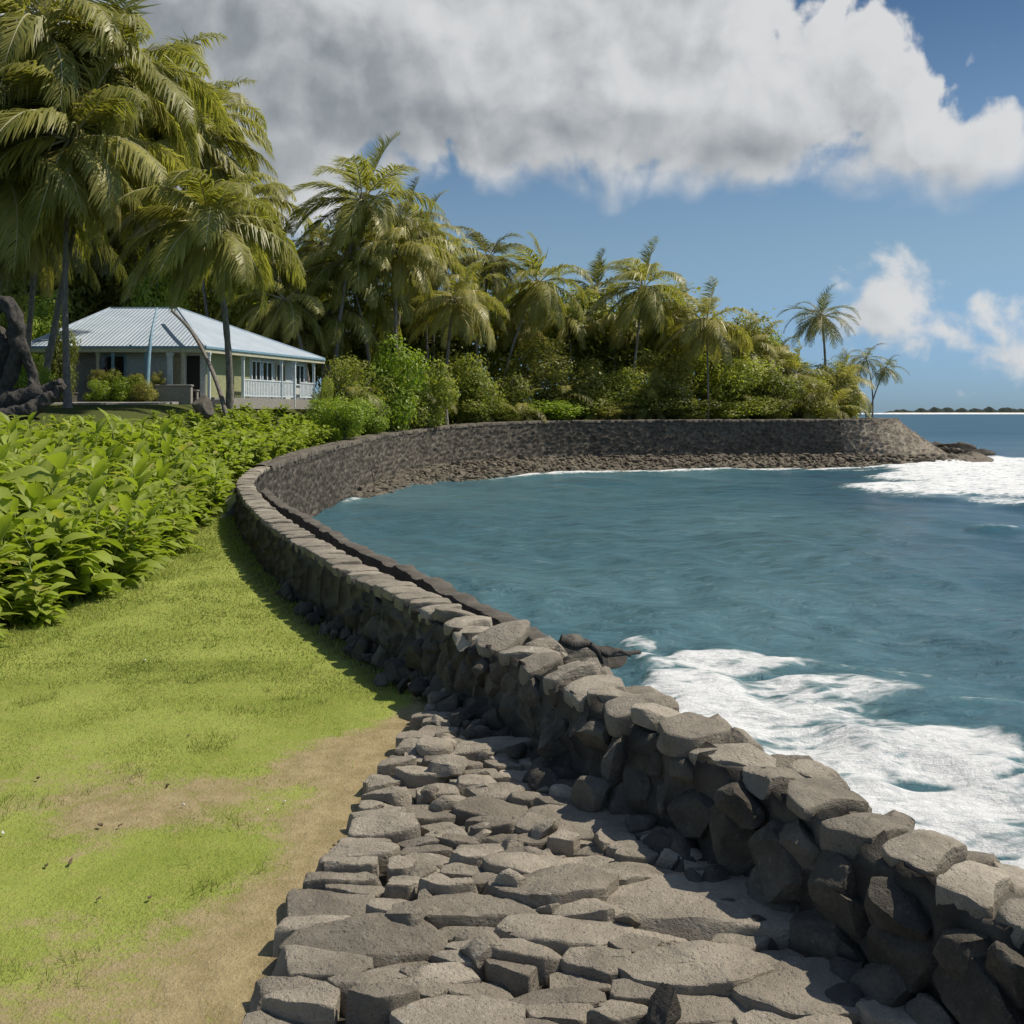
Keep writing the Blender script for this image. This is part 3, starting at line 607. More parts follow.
# low outer wall on the water side --------------------------------------
osel = idx[(Yf > 9.2) & (Yf < 31) & (FINE[:, 0] < 0.3)]
P, Nn = FINE[osel], FN[osel]; o0 = thick_at(P[:, 1]) + np.interp(P[:, 1], [9.2, 11, 14, 22, 28, 31], [.45, .62, .85, .72, .40, .22]); ot = .58 + .12 * (vnoise(FS[osel] * 3, FS[osel] * 0, 3) - .5) - .5 * sstep(10.2, 9.2, P[:, 1])
V = []
for k, (a, z) in enumerate([(0, None), (0, -.012), (.03, 0), (.22, 0), (.26, -.02), (.34, None)]):
    zz = (ot + z) if z is not None else np.full(len(P), SEA - .6)
    rr_ = .09 * (vnoise(FS[osel] * 4 + k * 9, FS[osel] * 0 + k, 3) - .5)
    V.append(np.stack([P[:, 0] + Nn[:, 0] * (o0 + a + rr_), P[:, 1] + Nn[:, 1] * (o0 + a + rr_), zz], 1))
V = np.stack(V, 1); i = np.arange(len(P) - 1)[:, None] * 6; j = np.arange(5)[None]
F = np.stack([i + j, i + 6 + j, i + 6 + j + 1, i + j + 1], -1).reshape(-1, 4)
ow = obj('low_wall', mesh('low_wall', V.reshape(-1, 3), F[:, ::-1], M['rubble'])); sharp(ow.data, 40)
tag(ow, 'low dark outer wall standing in the water along the bay side of the sea wall', 'wall')

# ------------------------------------------------------------------ the stone path
def clip(poly, n, d):
    out = []
    for i in range(len(poly)):
        a, b_ = poly[i], poly[(i + 1) % len(poly)]; fa, fb_ = a[0] * n[0] + a[1] * n[1] - d, b_[0] * n[0] + b_[1] * n[1] - d
        if fa <= 0: out.append(a)
        if fa * fb_ < 0: t = fa / (fa - fb_); out.append((a[0] + (b_[0] - a[0]) * t, a[1] + (b_[1] - a[1]) * t))
    return out
def path_sides(y):
    k = (Yf > 1.5) & (Yf < 14) & (FINE[:, 0] > -3); o = np.argsort(Yf[k]); return np.interp(y, LAWN_EDGE[:, 1], LAWN_EDGE[:, 0]), np.interp(y, Yf[k][o], FINE[k, 0][o]) - .16
rg = np.random.default_rng(5)
def gp(px, py, z=.2): Yd = (EYE - z) * 1000 / (py - 412); return (px - 512) / 1000 * Yd, Yd
seeds = [(*gp(745, 898), .40), (*gp(845, 985), .24), (*gp(585, 815), .24), (*gp(700, 962), .20), (*gp(640, 868), .15), (*gp(545, 885), .18), (*gp(530, 860), .14), (*gp(470, 900), .15), (*gp(590, 790), .12), (*gp(560, 925), .16), (*gp(930, 1005), .22)]
tries = 0
while tries < 16000:
    tries += 1; y = rg.uniform(2.7, 11.3); l, r_ = path_sides(y)
    if r_ - l < .15: continue
    x = rg.uniform(l + .08, r_ - .05); rad = rg.choice([.05, .07, .10, .135, .17]) * np.interp(y, [3, 11], [1.0, 1.1])
    if all(((x - a) / 2.3) ** 2 + ((y - c)) ** 2 > (.86 * (rad + q)) ** 2 for a, c, q in seeds): seeds.append((x, y, rad))
big_lab = {0: 'largest flat grey slab of the path, low and wide with a dark front edge near the wall foot', 1: 'broad smooth pale slab at the bottom right of the path', 2: 'wide flat slab with a dark front edge halfway along the path',
           3: 'big hollowed pale slab in front of the largest slab', 10: 'smooth grey slab in the bottom right corner below the wall'}
stones = []
for k, (x, y, rad) in enumerate(seeds):
    poly = [(x - 1.3, y - 1.0), (x + 1.3, y - 1.0), (x + 1.3, y + 1.0), (x - 1.3, y + 1.0)]
    for k2, (a, c, q) in enumerate(seeds):
        if k2 == k or abs(a - x) > 2.5 or abs(c - y) > 2: continue
        n = (2 * (a - x), 2 * (c - y) * 4.4); d = a * a - x * x + 4.4 * (c * c - y * y) - q * q * 3.8 + rad * rad * 3.8
        poly = clip(poly, n, d)
        if len(poly) < 3: break
    if len(poly) < 3: continue
    l, r_ = path_sides(y); l2, r2 = path_sides(y + .5); tn = (.5, -(l2 - l)); poly = clip(poly, (-tn[0], -tn[1]), -(tn[0] * (l - .03 + .10 * rg.normal() * .5) + tn[1] * y))
    tn = (.5, -(r2 - r_)); poly = clip(poly, tn, tn[0] * (r_ + .06) + tn[1] * y) if len(poly) > 2 else poly
    if len(poly) < 3: continue
    pts = np.array(poly); keep = [i for i in range(len(pts)) if np.linalg.norm(pts[i] - pts[i - 1]) > .03]; pts = pts[keep]
    if len(pts) < 3: continue
    cc = pts.mean(0); ext = np.ptp(pts, axis=0)
    if min(ext) < .06: continue
    grow = 1 - .010 / max(.08, min(ext) / 2) + rg.uniform(.0, .20)
    pts = cc + (pts - cc) * grow
    bigone = k < 11; tk = rg.uniform(.16, .30) + .1 * rad
    tl = (rg.normal() * (.03 if bigone else .085), rg.normal() * (.03 if bigone else .085) - .02)
    me, c = slab_mesh('flat_stone', pts, tk, 40 + k, tl, M['slab'], n=80 if y < 6.5 else 56, crown=.03, rough=1.15, rnd_=1)
    z = .115 + .05 * rg.random() + .032 * rg.normal() * (0 if bigone else 1) + (.09 if k == 0 else (.04 if bigone else 0))
    z += .03 * sstep(.6, 1.6, x - l)
    o = obj('flat_stone', me, None, (c[0], c[1], z)); area = ext[0] * ext[1]; f = (cc[0] - l) / max(.3, r_ - l)
    size = 'small' if area < .10 else ('medium sized' if area < .26 else 'large'); shape = 'long narrow' if ext[0] > 1.9 * ext[1] else ('squarish' if ext[0] < 1.25 * ext[1] else 'wide')
    where = 'on the grass edge' if f < .2 else ('at the wall foot' if f > .8 else ('in the lawn half' if f < .5 else 'in the wall half'))
    dist = 'of the nearest path' if y < 5.4 else ('of the near middle path' if y < 6.8 else ('of the far middle path' if y < 8.6 else "of the path's far end"))
    tilt = ', leaning to one side' if abs(tl[0]) > .13 else (', nose up' if tl[1] < -.12 else '')
    tag(o, big_lab.get(k, f'{size} {shape} grey slab {where} {dist}{tilt}'), 'stone slab', 'slabs of the stone path'); stones.append((c[0], c[1], rad))
# loose rocks wedged between the slabs, and the rubble along the foot of the wall
nr = 0
for k in range(400):
    if nr >= 75: break
    y = rg.uniform(3.2, 11.0); l, r_ = path_sides(y); x = rg.uniform(l + .1, max(l + .15, r_ - .1)); sz = rg.uniform(.05, .13)
    if min(math.hypot(x - a, y - c) / q for a, c, q in stones) < .95: continue
    o = rock_obj('rock', 2000 + k, (sz * 1.3, sz, sz * rg.uniform(.6, 1.0)), (x, y, rg.uniform(.07, .17)), tuple(rg.normal(size=3) * .5), M['slab'], None, 3); nr += 1
    l_ = 'nearest the camera' if y < 5.4 else ('halfway along the path' if y < 8 else 'towards the far end of the path')
    tag(o, f"{'fist sized' if sz < .09 else 'head sized'} grey rock wedged between path slabs {l_}", 'rock', 'small rocks wedged in the stone path')
nr = 0
for k in range(130):
    y = rg.uniform(3.0, 16.5) if k < 105 else rg.uniform(3.2, 8.5); i = np.argmin(np.abs(Yf - y) + 50 * (FINE[:, 0] > 4)); off = -rg.uniform(.12, .36 if y < 12 else .28); x, yy = FINE[i] + FN[i] * off
    sz = rg.uniform(.06, .15) * (1.0 if y < 8 else .9)
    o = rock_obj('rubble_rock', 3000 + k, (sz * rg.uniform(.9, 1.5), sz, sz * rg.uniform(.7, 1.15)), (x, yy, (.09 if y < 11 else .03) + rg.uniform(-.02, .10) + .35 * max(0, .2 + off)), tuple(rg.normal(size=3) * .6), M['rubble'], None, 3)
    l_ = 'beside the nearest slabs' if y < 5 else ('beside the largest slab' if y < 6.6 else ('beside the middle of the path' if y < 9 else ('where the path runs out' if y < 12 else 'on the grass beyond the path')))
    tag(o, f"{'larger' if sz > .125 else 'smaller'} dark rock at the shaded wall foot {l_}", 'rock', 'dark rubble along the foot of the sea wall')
# upright block and dark hollow stones the photo shows on the path
o = rock_obj('rock', 77, (.17, .14, .19), (*gp(592, 790, .3), .26), (.15, .1, .3), M['boulder'], None, 4, lo=.6, hi=.9); tag(o, 'dark blocky rock standing upright on the middle slabs of the path', 'rock')
o = rock_obj('rock', 79, (.085, .07, .16), (*gp(666, 1000, .3), .24), (.1, .2, .2), M['rubble'], None, 4); tag(o, 'narrow dark pitted rock standing on end at the bottom of the path', 'rock')
# far side: shingle at the foot of the wall and around the headland
P = []; rg = np.random.default_rng(8); sel = idx[(idx > np.argmin(np.hypot(FINE[:, 0] + 10.7, FINE[:, 1] - 60))) & (idx < end_i + 20)]
BV = []; rows = 14
Pp, Nn, Ss = FINE[sel], FN[sel], FS[sel]; base = thick_at(Pp[:, 1]) + bay_off(Pp, Ss)
head = sstep(FS[np.argmin(np.hypot(FINE[:, 0] - 31, FINE[:, 1] - 96))], FS[np.argmin(np.hypot(FINE[:, 0] - 38, FINE[:, 1] - 102))], Ss)
wid = np.interp(Pp[:, 1], [58, 72, 82, 90], [.5, 2.2, 5.2, 6.8]); wid = wid * (1 - head) + 2.0 * head; topz = np.interp(Pp[:, 1], [58, 72, 85], [SEA + .1, SEA + .6, SEA + 1.1])
for k in np.linspace(0, 1, rows):
    o = base - .9 * (1 - head) + (wid + 1.2) * k; z = topz * (1 - k) + (SEA - .35) * k + .22 * (vnoise(Ss * .7, Ss * 0 + k * 6, 4) - .5)
    BV.append(np.stack([Pp[:, 0] + Nn[:, 0] * o, Pp[:, 1] + Nn[:, 1] * o, z], 1))
BV = np.stack(BV, 1); i = np.arange(len(Pp) - 1)[:, None] * rows; j = np.arange(rows - 1)[None]
F = np.stack([i + j, i + rows + j, i + rows + j + 1, i + j + 1], -1).reshape(-1, 4)[:, ::-1]
M['shingle'] = rock_mat('shingle', (.13, .115, .09), (.25, .22, .175), (.33, .29, .23))
bo = obj('shore', mesh('shore', BV.reshape(-1, 3), F, M['shingle'])); tag(bo, kind='structure')
parts = []
for k in range(4200):
    i = rg.integers(0, len(sel)); q = rg.random() ** 1.3; o = base[i] - .3 + (wid[i] + .5) * q; x, y = Pp[i] + Nn[i] * o; z = topz[i] * (1 - q) + (SEA - .2) * q
    sz = rg.uniform(.06, .17) * (1 + 1.0 * (rg.random() < .10)); v, f = rock_arrays(4000 + k % 60, (sz * 1.5, sz * 1.2, sz * .75), 2, 8); parts.append((v @ rot(*(rg.normal(size=3) * .4)).T + [x, y, z], f))
v, f = merge(parts); so = obj('shore_rubble', mesh('shore_rubble', v, f, M['shingle'], smooth=False)); tag(so, 'brown rubble of small stones strewn along the waterline below the far wall', 'rubble', kind='stuff')
for k, (px, py, Yd, sz, lab) in enumerate([(962, 447, 112, (2.0, 1.0, .6), 'long dark rock awash off the tip of the headland'), (985, 452, 111, (1.3, .8, .35), 'small dark rock just breaking the surf off the headland tip'), (940, 446, 113, (1.2, 1.0, .55), 'dark rock joining the headland tip to the rock awash'),
                                     (628, 655, 21.5, (.42, .3, .2), 'dark flat rock in the foam at the end of the low outer wall'), (606, 655, 20.6, (.5, .4, .35), 'jagged rock at the end of the outer wall beside driftwood'), (588, 660, 19, (.5, .5, .6), 'dark rock leaning on the end of the outer wall'), (570, 655, 17, (.4, .4, .5), 'rough dark rock between the outer wall and the cap stones')]):
    x, y, z = at(px, py, Yd); o = rock_obj('sea_rock', 60 + k, sz, (x, y, z if k < 3 else z - sz[2] * .4), (.1, .1, .3 * k), M['rubble'], None, 4, rough=.2); tag(o, lab, 'rock')
# ------------------------------------------------------------------ grass blades on the lawn
rg = np.random.default_rng(31)
def blades(name, n, ylo, yhi, hlo, hhi, w, xlo, xhi, edge=False):
    y = ylo * (yhi / ylo) ** rg.random(n); x = rg.uniform(xlo, xhi, n)
    hd = -signed_dist(x, y, HEDGE); sd = signed_dist(x, y); le = np.interp(y, LAWN_EDGE[:, 1], LAWN_EDGE[:, 0])
    d = dirt_at(x, y); tuft = vnoise(x * 1.3, y * 1.3, 4)
    k = (hd < .5) & (sd < -.10) & ((x < le + .02) | (y > 11.2)) & (rg.random(n) > .97 * d ** 1.2) & (rg.random(n) < .75 + .6 * (tuft - .25))
    if edge: k &= ((sd > -.42) & (y > 10.6)) | ((hd > -.55) & (rg.random(n) < .6)) | ((np.abs(x - le) < .14) & (y < 11) & (rg.random(n) < .10)) | (vnoise(x * 2.6 + 5, y * 2.6, 3) > .70)
    x, y, tuft = x[k], y[k], tuft[k]; n = len(x); z = land_z(x, y) - .012
    h = rg.uniform(hlo, hhi, n) * (.78 + .25 * tuft); a = rg.uniform(0, 6.28, n); l = rg.uniform(.2, 1.0, n) * h; q = rg.uniform(0, 6.28, n)
    ww = w * np.clip(y / 6, 1, 4); dx, dy = np.cos(a) * ww / 2, np.sin(a) * ww / 2
    V = np.stack([np.stack([x - dx, y - dy, z], 1), np.stack([x + dx, y + dy, z], 1), np.stack([x + np.cos(q) * l, y + np.sin(q) * l, z + h], 1)], 1).reshape(-1, 3)
    return V, np.arange(3 * n).reshape(-1, 3)
m, nt, b = mat('grass_blade'); out = m.node_tree.nodes['Material Output']; p = pos(nt)
isl = nt.n('ShaderNodeNewGeometry').outputs['Random Per Island']
c = nt.mix(nt.ramp(nt.m('ADD', nt.m('MULTIPLY', isl, .6), nt.m('MULTIPLY', nt.noise(p, .8, 4.0), .5)), .25, .85), (.205, .262, .042), (.39, .445, .11))
c = nt.mix(nt.m('GREATER_THAN', isl, .88), c, (.36, .30, .12))
nt.set(b.inputs['Base Color'], c); b.inputs['Roughness'].default_value = .55; b.inputs['Specular IOR Level'].default_value = .25
nt.set(out.inputs[0], nt.n('ShaderNodeMixShader', {0: .35, 1: b.outputs[0], 2: nt.n('ShaderNodeBsdfTranslucent', {0: c}).outputs[0]}).outputs[0])
v, f = merge([blades('g', 420000, 4.4, 12, .014, .036, .005, -7.4, 1), blades('g', 190000, 11, 33, .02, .045, .008, -9.5, -.2), blades('g', 190000, 4.4, 31, .04, .12, .006, -9, .5, True)])
tag(obj('grass', mesh('grass', v, f, m, False)), 'short yellow green lawn grass with worn bare patches', 'grass', kind='stuff')

# ------------------------------------------------------------------ leaves
def leaf_strip(L, Wd, droop, fold, n=5, tipw=.0):
    """one broad leaf along +x: midrib row between two edge rows, folded up at the rib, bending down towards the tip"""
    V = []; ang = 0.0; x = z = 0.0
    for k in range(n):
        t = k / (n - 1); w = Wd * (math.sin(math.pi * min(1, t * .93 + .05)) ** .75) * (1 - .25 * t) if k < n - 1 else tipw
        V += [(x, -w / 2 * math.cos(fold), z + w / 2 * math.sin(fold)), (x, 0, z), (x, w / 2 * math.cos(fold), z + w / 2 * math.sin(fold))]
        ang += droop / (n - 1); x += L / (n - 1) * math.cos(ang); z -= L / (n - 1) * math.sin(ang)
    F = []
    for k in range(n - 1):
        a = 3 * k; F += [(a, a + 3, a + 4, a + 1), (a + 1, a + 4, a + 5, a + 2)]
    return np.array(V), np.array(F)
def place(v, scale, pitch, roll, yaw, loc):
    return (v * scale) @ rot(roll, -pitch, yaw).T + np.array(loc)
def broad_plant(seed, leaves, hmax, Lr, Wr, spread):
    """several leafy stalks from one root: big ovate leaves on arching stems"""
    rg = np.random.default_rng(seed); LV, SV = [], []
    stalks = rg.integers(4, 7)
    for s in range(stalks):
        a = rg.uniform(0, 6.28); lean = rg.uniform(.1, spread); H = hmax * rg.uniform(.45, 1.0); t = np.linspace(0, 1, 6)
        bx = rg.normal() * .12; by = rg.normal() * .12
        pts = np.stack([bx + np.cos(a) * lean * t ** 1.6, by + np.sin(a) * lean * t ** 1.6, H * t], 1); SV.append(tube_arrays(pts, np.linspace(.022, .009, 6), 5))
        nl = max(3, int(leaves / stalks)); ga = rg.uniform(0, 6.28)
        for k in range(nl):
            t = rg.uniform(.05, 1.0) if k < nl - 2 else 1.0; P = pts[0] + 0; P = np.array([np.interp(t, np.linspace(0, 1, 6), pts[:, q]) for q in range(3)])
            L = rg.uniform(*Lr) * (1.05 - .25 * t); W_ = L * rg.uniform(*Wr); v, f = leaf_strip(L, W_, rg.uniform(.5, 1.5), rg.uniform(.15, .5))
            v = v + rg.normal(size=v.shape) * L * .012; ga += 2.4; pitch = rg.uniform(.35, 1.25) * (0.5 + .6 * t)
            yaw = ga + rg.normal() * .3; st = L * .22; Q = P + np.array([math.cos(yaw) * st * math.cos(pitch), math.sin(yaw) * st * math.cos(pitch), st * math.sin(pitch)])
            SV.append(tube_arrays(np.array([P, (P + Q) / 2 + [0, 0, .01], Q]), [.008, .007, .006], 4)); LV.append((place(v, 1, pitch, rg.normal() * .35, yaw, Q), f))
    return merge(LV), merge(SV)
def crown_arrays(seed, n, leaf, lobes=14, squash=1.0, sub=.42, ragged=.2, hollow=.55, stiff=False):
    """leaves spread over and through a cluster of lobes; unit radius about the origin"""
    rg = np.random.default_rng(seed); C = []
    while len(C) < lobes:
        c = rg.normal(size=3); c /= np.linalg.norm(c); c *= rg.uniform(.35, .88); c[2] = c[2] * .95 + .05
        C.append(c)
    C = np.array(C + [[0, 0, 0], [.2, .1, -.3], [-.25, 0, -.35]]); rad = rg.uniform(sub * .65, sub * 1.2, len(C)); rad[-3:] = .5
    w = rad ** 2; which = rg.choice(len(C), n, p=w / w.sum()); d = rg.normal(size=(n, 3)); d /= np.linalg.norm(d, axis=1)[:, None]
    r = rad[which] * (hollow + (1 - hollow) * rg.random(n) ** .5) * (1 + ragged * (rg.random(n) - .4) + .55 * (rg.random(n) < .07) * rg.random(n)); P = C[which] + d * r[:, None]
    P[:, 2] *= squash
    N = d + .42 * rg.normal(size=(n, 3)) + [0, 0, .45]; N /= np.linalg.norm(N, axis=1)[:, None]
    A = np.cross(N, rg.normal(size=(n, 3))); A /= np.linalg.norm(A, axis=1)[:, None]; B = np.cross(N, A)
    s = leaf * rg.uniform(.6, 1.35, n)[:, None]; wd = .30 if not stiff else .14
    V = np.stack([P - A * s * .5, P + B * s * wd - N * s * .05, P + A * s * .55 - N * s * .18, P - B * s * wd - N * s * .05], 1).reshape(-1, 3)
    return V, np.arange(4 * n).reshape(-1, 4)
CROWN = [mesh('crown', *crown_arrays(70 + k, n, lf, lb, sq, sb, rgd, st), smooth=False) for k, (n, lf, lb, sq, sb, rgd, st) in enumerate(
    [(9000, .075, 16, 1, .42, .25, .55), (9500, .070, 22, 1, .36, .3, .55), (8000, .085, 12, 1, .48, .3, .5), (8500, .08, 18, 1, .38, .45, .5), (9000, .06, 26, 1, .30, .35, .55), (6000, .10, 10, 1, .5, .4, .5)])]
for k in range(6): CROWN[k].materials.append(M['leaf_m'])
def limbs_arrays(seed, H):
    """trunk with forking limbs, H to the middle of a unit crown standing above"""
    rg = np.random.default_rng(seed); parts = []
    t = np.linspace(0, 1, 6); top = np.array([rg.normal() * .05, rg.normal() * .05, 0.0])
    parts.append(tube_arrays(np.stack([top[0] * t, top[1] * t, -H + H * t], 1), np.linspace(.075, .045, 6), 8, .06, seed))
    for k in range(6):
        a = 6.28 * k / 6 + rg.normal() * .3; e = np.array([math.cos(a) * .6, math.sin(a) * .6, rg.uniform(.1, .6)]); s0 = np.array([0, 0, -.35 * H * rg.random()])
        parts.append(tube_arrays(np.array([s0, (s0 + e) / 2 + [0, 0, -.06], e]), [.04, .028, .012], 5))
    return merge(parts)
LIMB = [mesh('trunk', *limbs_arrays(90 + k, H), M['bark']) for k, H in enumerate((1.0, 1.35, 1.8))]
def set_mat(o, m): o.material_slots[0].link = 'OBJECT'; o.material_slots[0].material = m
def zland(x, y): return float(land_z(np.array([x]), np.array([y]))[0])
def tree(px, py, rx, rz, Yd, proto, m, label, kind='tree', group=None, seed=0):
    """a broad-leaved tree or bush, its crown centred where the photo shows it"""
    x, y, z = at(px, py, Yd); g = zland(x, y); r = rx * Yd / 1000; h = rz * Yd / 1000
    zt = z + h; low = g - .15 * h if kind == 'bush' else g + .8
    if kind == 'bush' or z - h > low: h = min((zt - low) / 2, h * 1.7); z = zt - h
    t = tag(empty(kind.replace(' ', '_'), (x, y, g)), label, kind, group)
    c = bpy.data.objects.new('crown', CROWN[proto % 6]); link(c, t); c.location = (0, 0, z - g); c.scale = (r, r, h); c.rotation_euler = (0, 0, seed * 1.7); set_mat(c, M[m])
    Hh = max(.3, z - g); k = bpy.data.objects.new('trunk', LIMB[seed % 3]); link(k, t); k.location = (0, 0, Hh); sc = min(r, 3.0)
    k.scale = (sc, sc, (Hh + .3) / (1.0, 1.35, 1.8)[seed % 3]); return t

# ------------------------------------------------------------------ palms
def frond_arrays(rg, L, az, elev, droop, wind, hang, npair=46, ll=.9, wl=.075):
    """a coconut frond: arching rib and two rows of hanging leaflets"""
    n = 16; d = np.array([math.cos(az) * math.cos(elev), math.sin(az) * math.cos(elev), math.sin(elev)]); p = np.zeros(3); P = [p]; T = []
    for k in range(n):
        t = (k + .5) / n; d = d + (np.array([0, 0, -1.0]) * droop * (.25 + 1.5 * t) + wind * (.2 + 1.6 * t)) * (1.0 / n); d = d / np.linalg.norm(d); T.append(d); p = p + d * L / n; P.append(p)
    P = np.array(P); T = np.array(T + [T[-1]]); rib = tube_arrays(P, np.linspace(.045, .006, n + 1) * (L / 4.5), 4)
    m = npair * 2; t = np.repeat(np.linspace(.13, .995, npair), 2) + rg.normal(size=m) * .004; t = np.clip(t, .1, 1); side = np.tile([1.0, -1.0], npair)
    q = np.stack([np.interp(t, np.linspace(0, 1, n + 1), P[:, k]) for k in range(3)], 1); tt = np.stack([np.interp(t, np.linspace(0, 1, n + 1), T[:, k]) for k in range(3)], 1)
    up = np.array([0, 0, 1.0]); sd = np.cross(tt, up); sd /= np.linalg.norm(sd, axis=1)[:, None] + 1e-6; nn = np.cross(sd, tt)
    Ln = ll * (np.sin(math.pi * (.16 + .80 * t)) ** .7 * (1 - .15 * t))[:, None] * (1 + .15 * rg.normal(size=(m, 1)))
    d0 = sd * side[:, None] * (.80) + tt * .70 + nn * .25 + wind * .25; d0 = d0 + np.array([0, 0, -1]) * hang * .35 + rg.normal(size=(m, 3)) * .10; d0 /= np.linalg.norm(d0, axis=1)[:, None]
    d1 = d0 * .8 + tt * .35 + np.array([0, 0, -1.0]) * hang + wind * .8 + rg.normal(size=(m, 3)) * .10; d1 /= np.linalg.norm(d1, axis=1)[:, None]
    w = np.cross(d0, np.cross(tt, d0)) ; w = tt - d0 * np.sum(tt * d0, axis=1)[:, None]; w /= np.linalg.norm(w, axis=1)[:, None] + 1e-6; w = w * (wl * np.clip(Ln / ll, .45, 1)) / 2
    m1 = q + d0 * Ln * .4; m2 = m1 + d1 * Ln * .6
    V = np.stack([q - w * .6, q + w * .6, m1 + w, m1 - w, m2], 1).reshape(-1, 3); b_ = np.arange(m)[:, None] * 5
    frond_arrays.rib = len(rib[0])
    return merge([rib, (V, b_ + np.array([[0, 1, 2, 3]]), b_ + np.array([[3, 2, 4]]))])
def palm(crown, base, Y0, Y1, fronds, L, label, seed, m='palm', wind=(-.42, .0, .0), up=1.0, hang=.9, thick=.17, bend=.12, npair=72, hide=0, phi0=None, ll=.33, wl=.018, group='coconut palms along the shore'):
    rg = np.random.default_rng(seed); cx, cy, cz = at(*crown, Y1); bx, by, _ = at(*base, Y0); bz = zland(bx, by) - .2
    t = tag(empty('palm_tree', (bx, by, bz)), label, 'palm tree', group)
    H = np.array([cx - bx, cy - by, cz - bz]); n = 26; s = np.linspace(0, 1, n); side = np.array([bend * H[2] * (1 if rg.random() < .5 else -1) * .5, 0, 0]) - np.array([H[0], H[1], 0]) * .25
    pts = s[:, None] * H + (4 * s * (1 - s))[:, None] * side * .5; r = thick * (1.0 - .42 * s) + thick * .55 * np.exp(-s * 16); r = r * (1 + .05 * np.sin(s * H[2] * 9)) 
    v, f4, f3 = tube_arrays(pts, r, 10, .035, seed); obj('trunk', mesh('trunk', v, [f4, f3], M['trunk']), t)
    wv = np.array(wind)
    for k in range(fronds):
        q = k / (fronds - 1); az = k * 2.39996 + rg.normal() * .18 + (phi0 or 0); el = (1.25 - 2.15 * q ** .75) * up + rg.normal() * .10; lf = L * (.72 + .34 * math.sin(math.pi * min(1, q * .8 + .18))) * rg.uniform(.9, 1.08)
        dr = rg.uniform(1.05, 1.85) * (1.0 + .35 * (1 - q)); hg = hang * rg.uniform(.8, 1.25) * (.55 + .65 * q)
        v, fs = frond_arrays(rg, lf, az, el, dr, wv * rg.uniform(.7, 1.3), hg, npair, ll * lf, wl * lf)
        o = obj('frond', mesh('frond', v, fs, M[m] if q < .86 or rg.random() < .4 else M['palm_y'], smooth=False), t); me = o.data; me.materials.append(M['rib']); lv = np.zeros(len(me.loops), np.int32); me.loops.foreach_get('vertex_index', lv); ls = np.zeros(len(me.polygons), np.int32); me.polygons.foreach_get('loop_start', ls); me.polygons.foreach_set('material_index', (lv[ls] < frond_arrays.rib).astype(np.int32)); o.location = H + np.array([math.cos(az), math.sin(az), .3]) * thick * .5
    # husks and old sheaths at the growing point
    v, f = rock_arrays(seed, (thick * 1.3, thick * 1.3, thick * 2.2), 3, 4, .25); o = obj('crown_shaft', mesh('crown_shaft', v, f, M['bark']), t); o.location = H
    return t
#                crown         base       Y0  Y1  n   L
palm((70, 140), (68, 392), 49, 50, 30, 7.0, 'tall palm with dark leaning trunk in front of the left end of the house', 1, up=.92, hang=1.25, bend=.05, npair=104)
palm((208, 222), (229, 406), 54, 51, 28, 5.6, 'palm with pale curved trunk crossing the right part of the roof', 2, up=.88, hang=1.25, bend=.10, npair=98, thick=.21)
palm((112, 70), (40, 385), 52, 54, 28, 7.4, 'highest palm at the top left with white ribbed upright fronds', 3, up=1.0, hang=1.1, npair=104, bend=.06)
palm((190, 140), (222, 345), 80, 78, 24, 7.4, 'tall palm with fronds blown out over the roof against the cloud', 4, up=.95, hang=1.2, npair=98, wind=(.05, 0, 0))
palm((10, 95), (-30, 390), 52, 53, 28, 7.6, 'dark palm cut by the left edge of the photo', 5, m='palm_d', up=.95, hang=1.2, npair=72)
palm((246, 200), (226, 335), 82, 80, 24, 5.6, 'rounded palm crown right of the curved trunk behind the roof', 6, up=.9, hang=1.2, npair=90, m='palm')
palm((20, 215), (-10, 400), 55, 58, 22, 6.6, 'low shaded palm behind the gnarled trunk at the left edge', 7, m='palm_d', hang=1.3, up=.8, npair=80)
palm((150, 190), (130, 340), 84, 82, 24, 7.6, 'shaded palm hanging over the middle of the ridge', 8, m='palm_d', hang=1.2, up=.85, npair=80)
palm((362, 200), (333, 352), 76, 78, 24, 6.4, 'windswept palm with upright fronds above the others right of the house', 9, wind=(-.45, 0, .15), up=1.12, hang=.8, bend=.05, npair=80, thick=.2)
palm((398, 252), (404, 372), 78, 79, 26, 5.6, 'drooping yellowish palm over two thin trunks right of the house', 10, m='palm_y', up=.85, hang=1.3)
palm((345, 262), (372, 372), 77, 79, 26, 5.8, 'wide drooping palm directly below the windswept one', 11, up=.8, hang=1.35)
palm((405, 222), (386, 360), 86, 88, 22, 5.0, 'palm crown half hidden behind the windswept one', 12, m='palm_d', up=1.0)
palm((455, 300), (447, 410), 82, 83, 24, 5.2, 'short palm with hanging curtain fronds and dark bent trunk', 13, m='palm_y', up=.78, hang=1.4, bend=.10)
palm((430, 262), (432, 390), 90, 92, 24, 5.6, 'olive palm between the curtain palm and the bay trees', 14, up=.85, hang=1.2)
palm((488, 258), (492, 390), 98, 99, 22, 5.6, 'dark ragged palm behind the middle of the grove', 15, m='palm_d', up=1.0, wind=(-.1, 0, 0))
palm((538, 283), (497, 388), 92, 94, 26, 6.0, 'palm on a thin slanting trunk with yellow lower fronds and raised top fronds', 16, up=1.1, hang=.9, bend=.04, thick=.15)
palm((596, 290), (600, 395), 108, 108, 20, 5.2, 'small dark palm between the slanting palm and the next tall one', 17, m='palm_d', up=1.15, hang=.7)
palm((643, 288), (628, 402), 96, 98, 26, 6.2, 'tall palm with dark trunk in the middle of the far wall', 18, up=1.05, hang=.95, bend=.06, thick=.16)
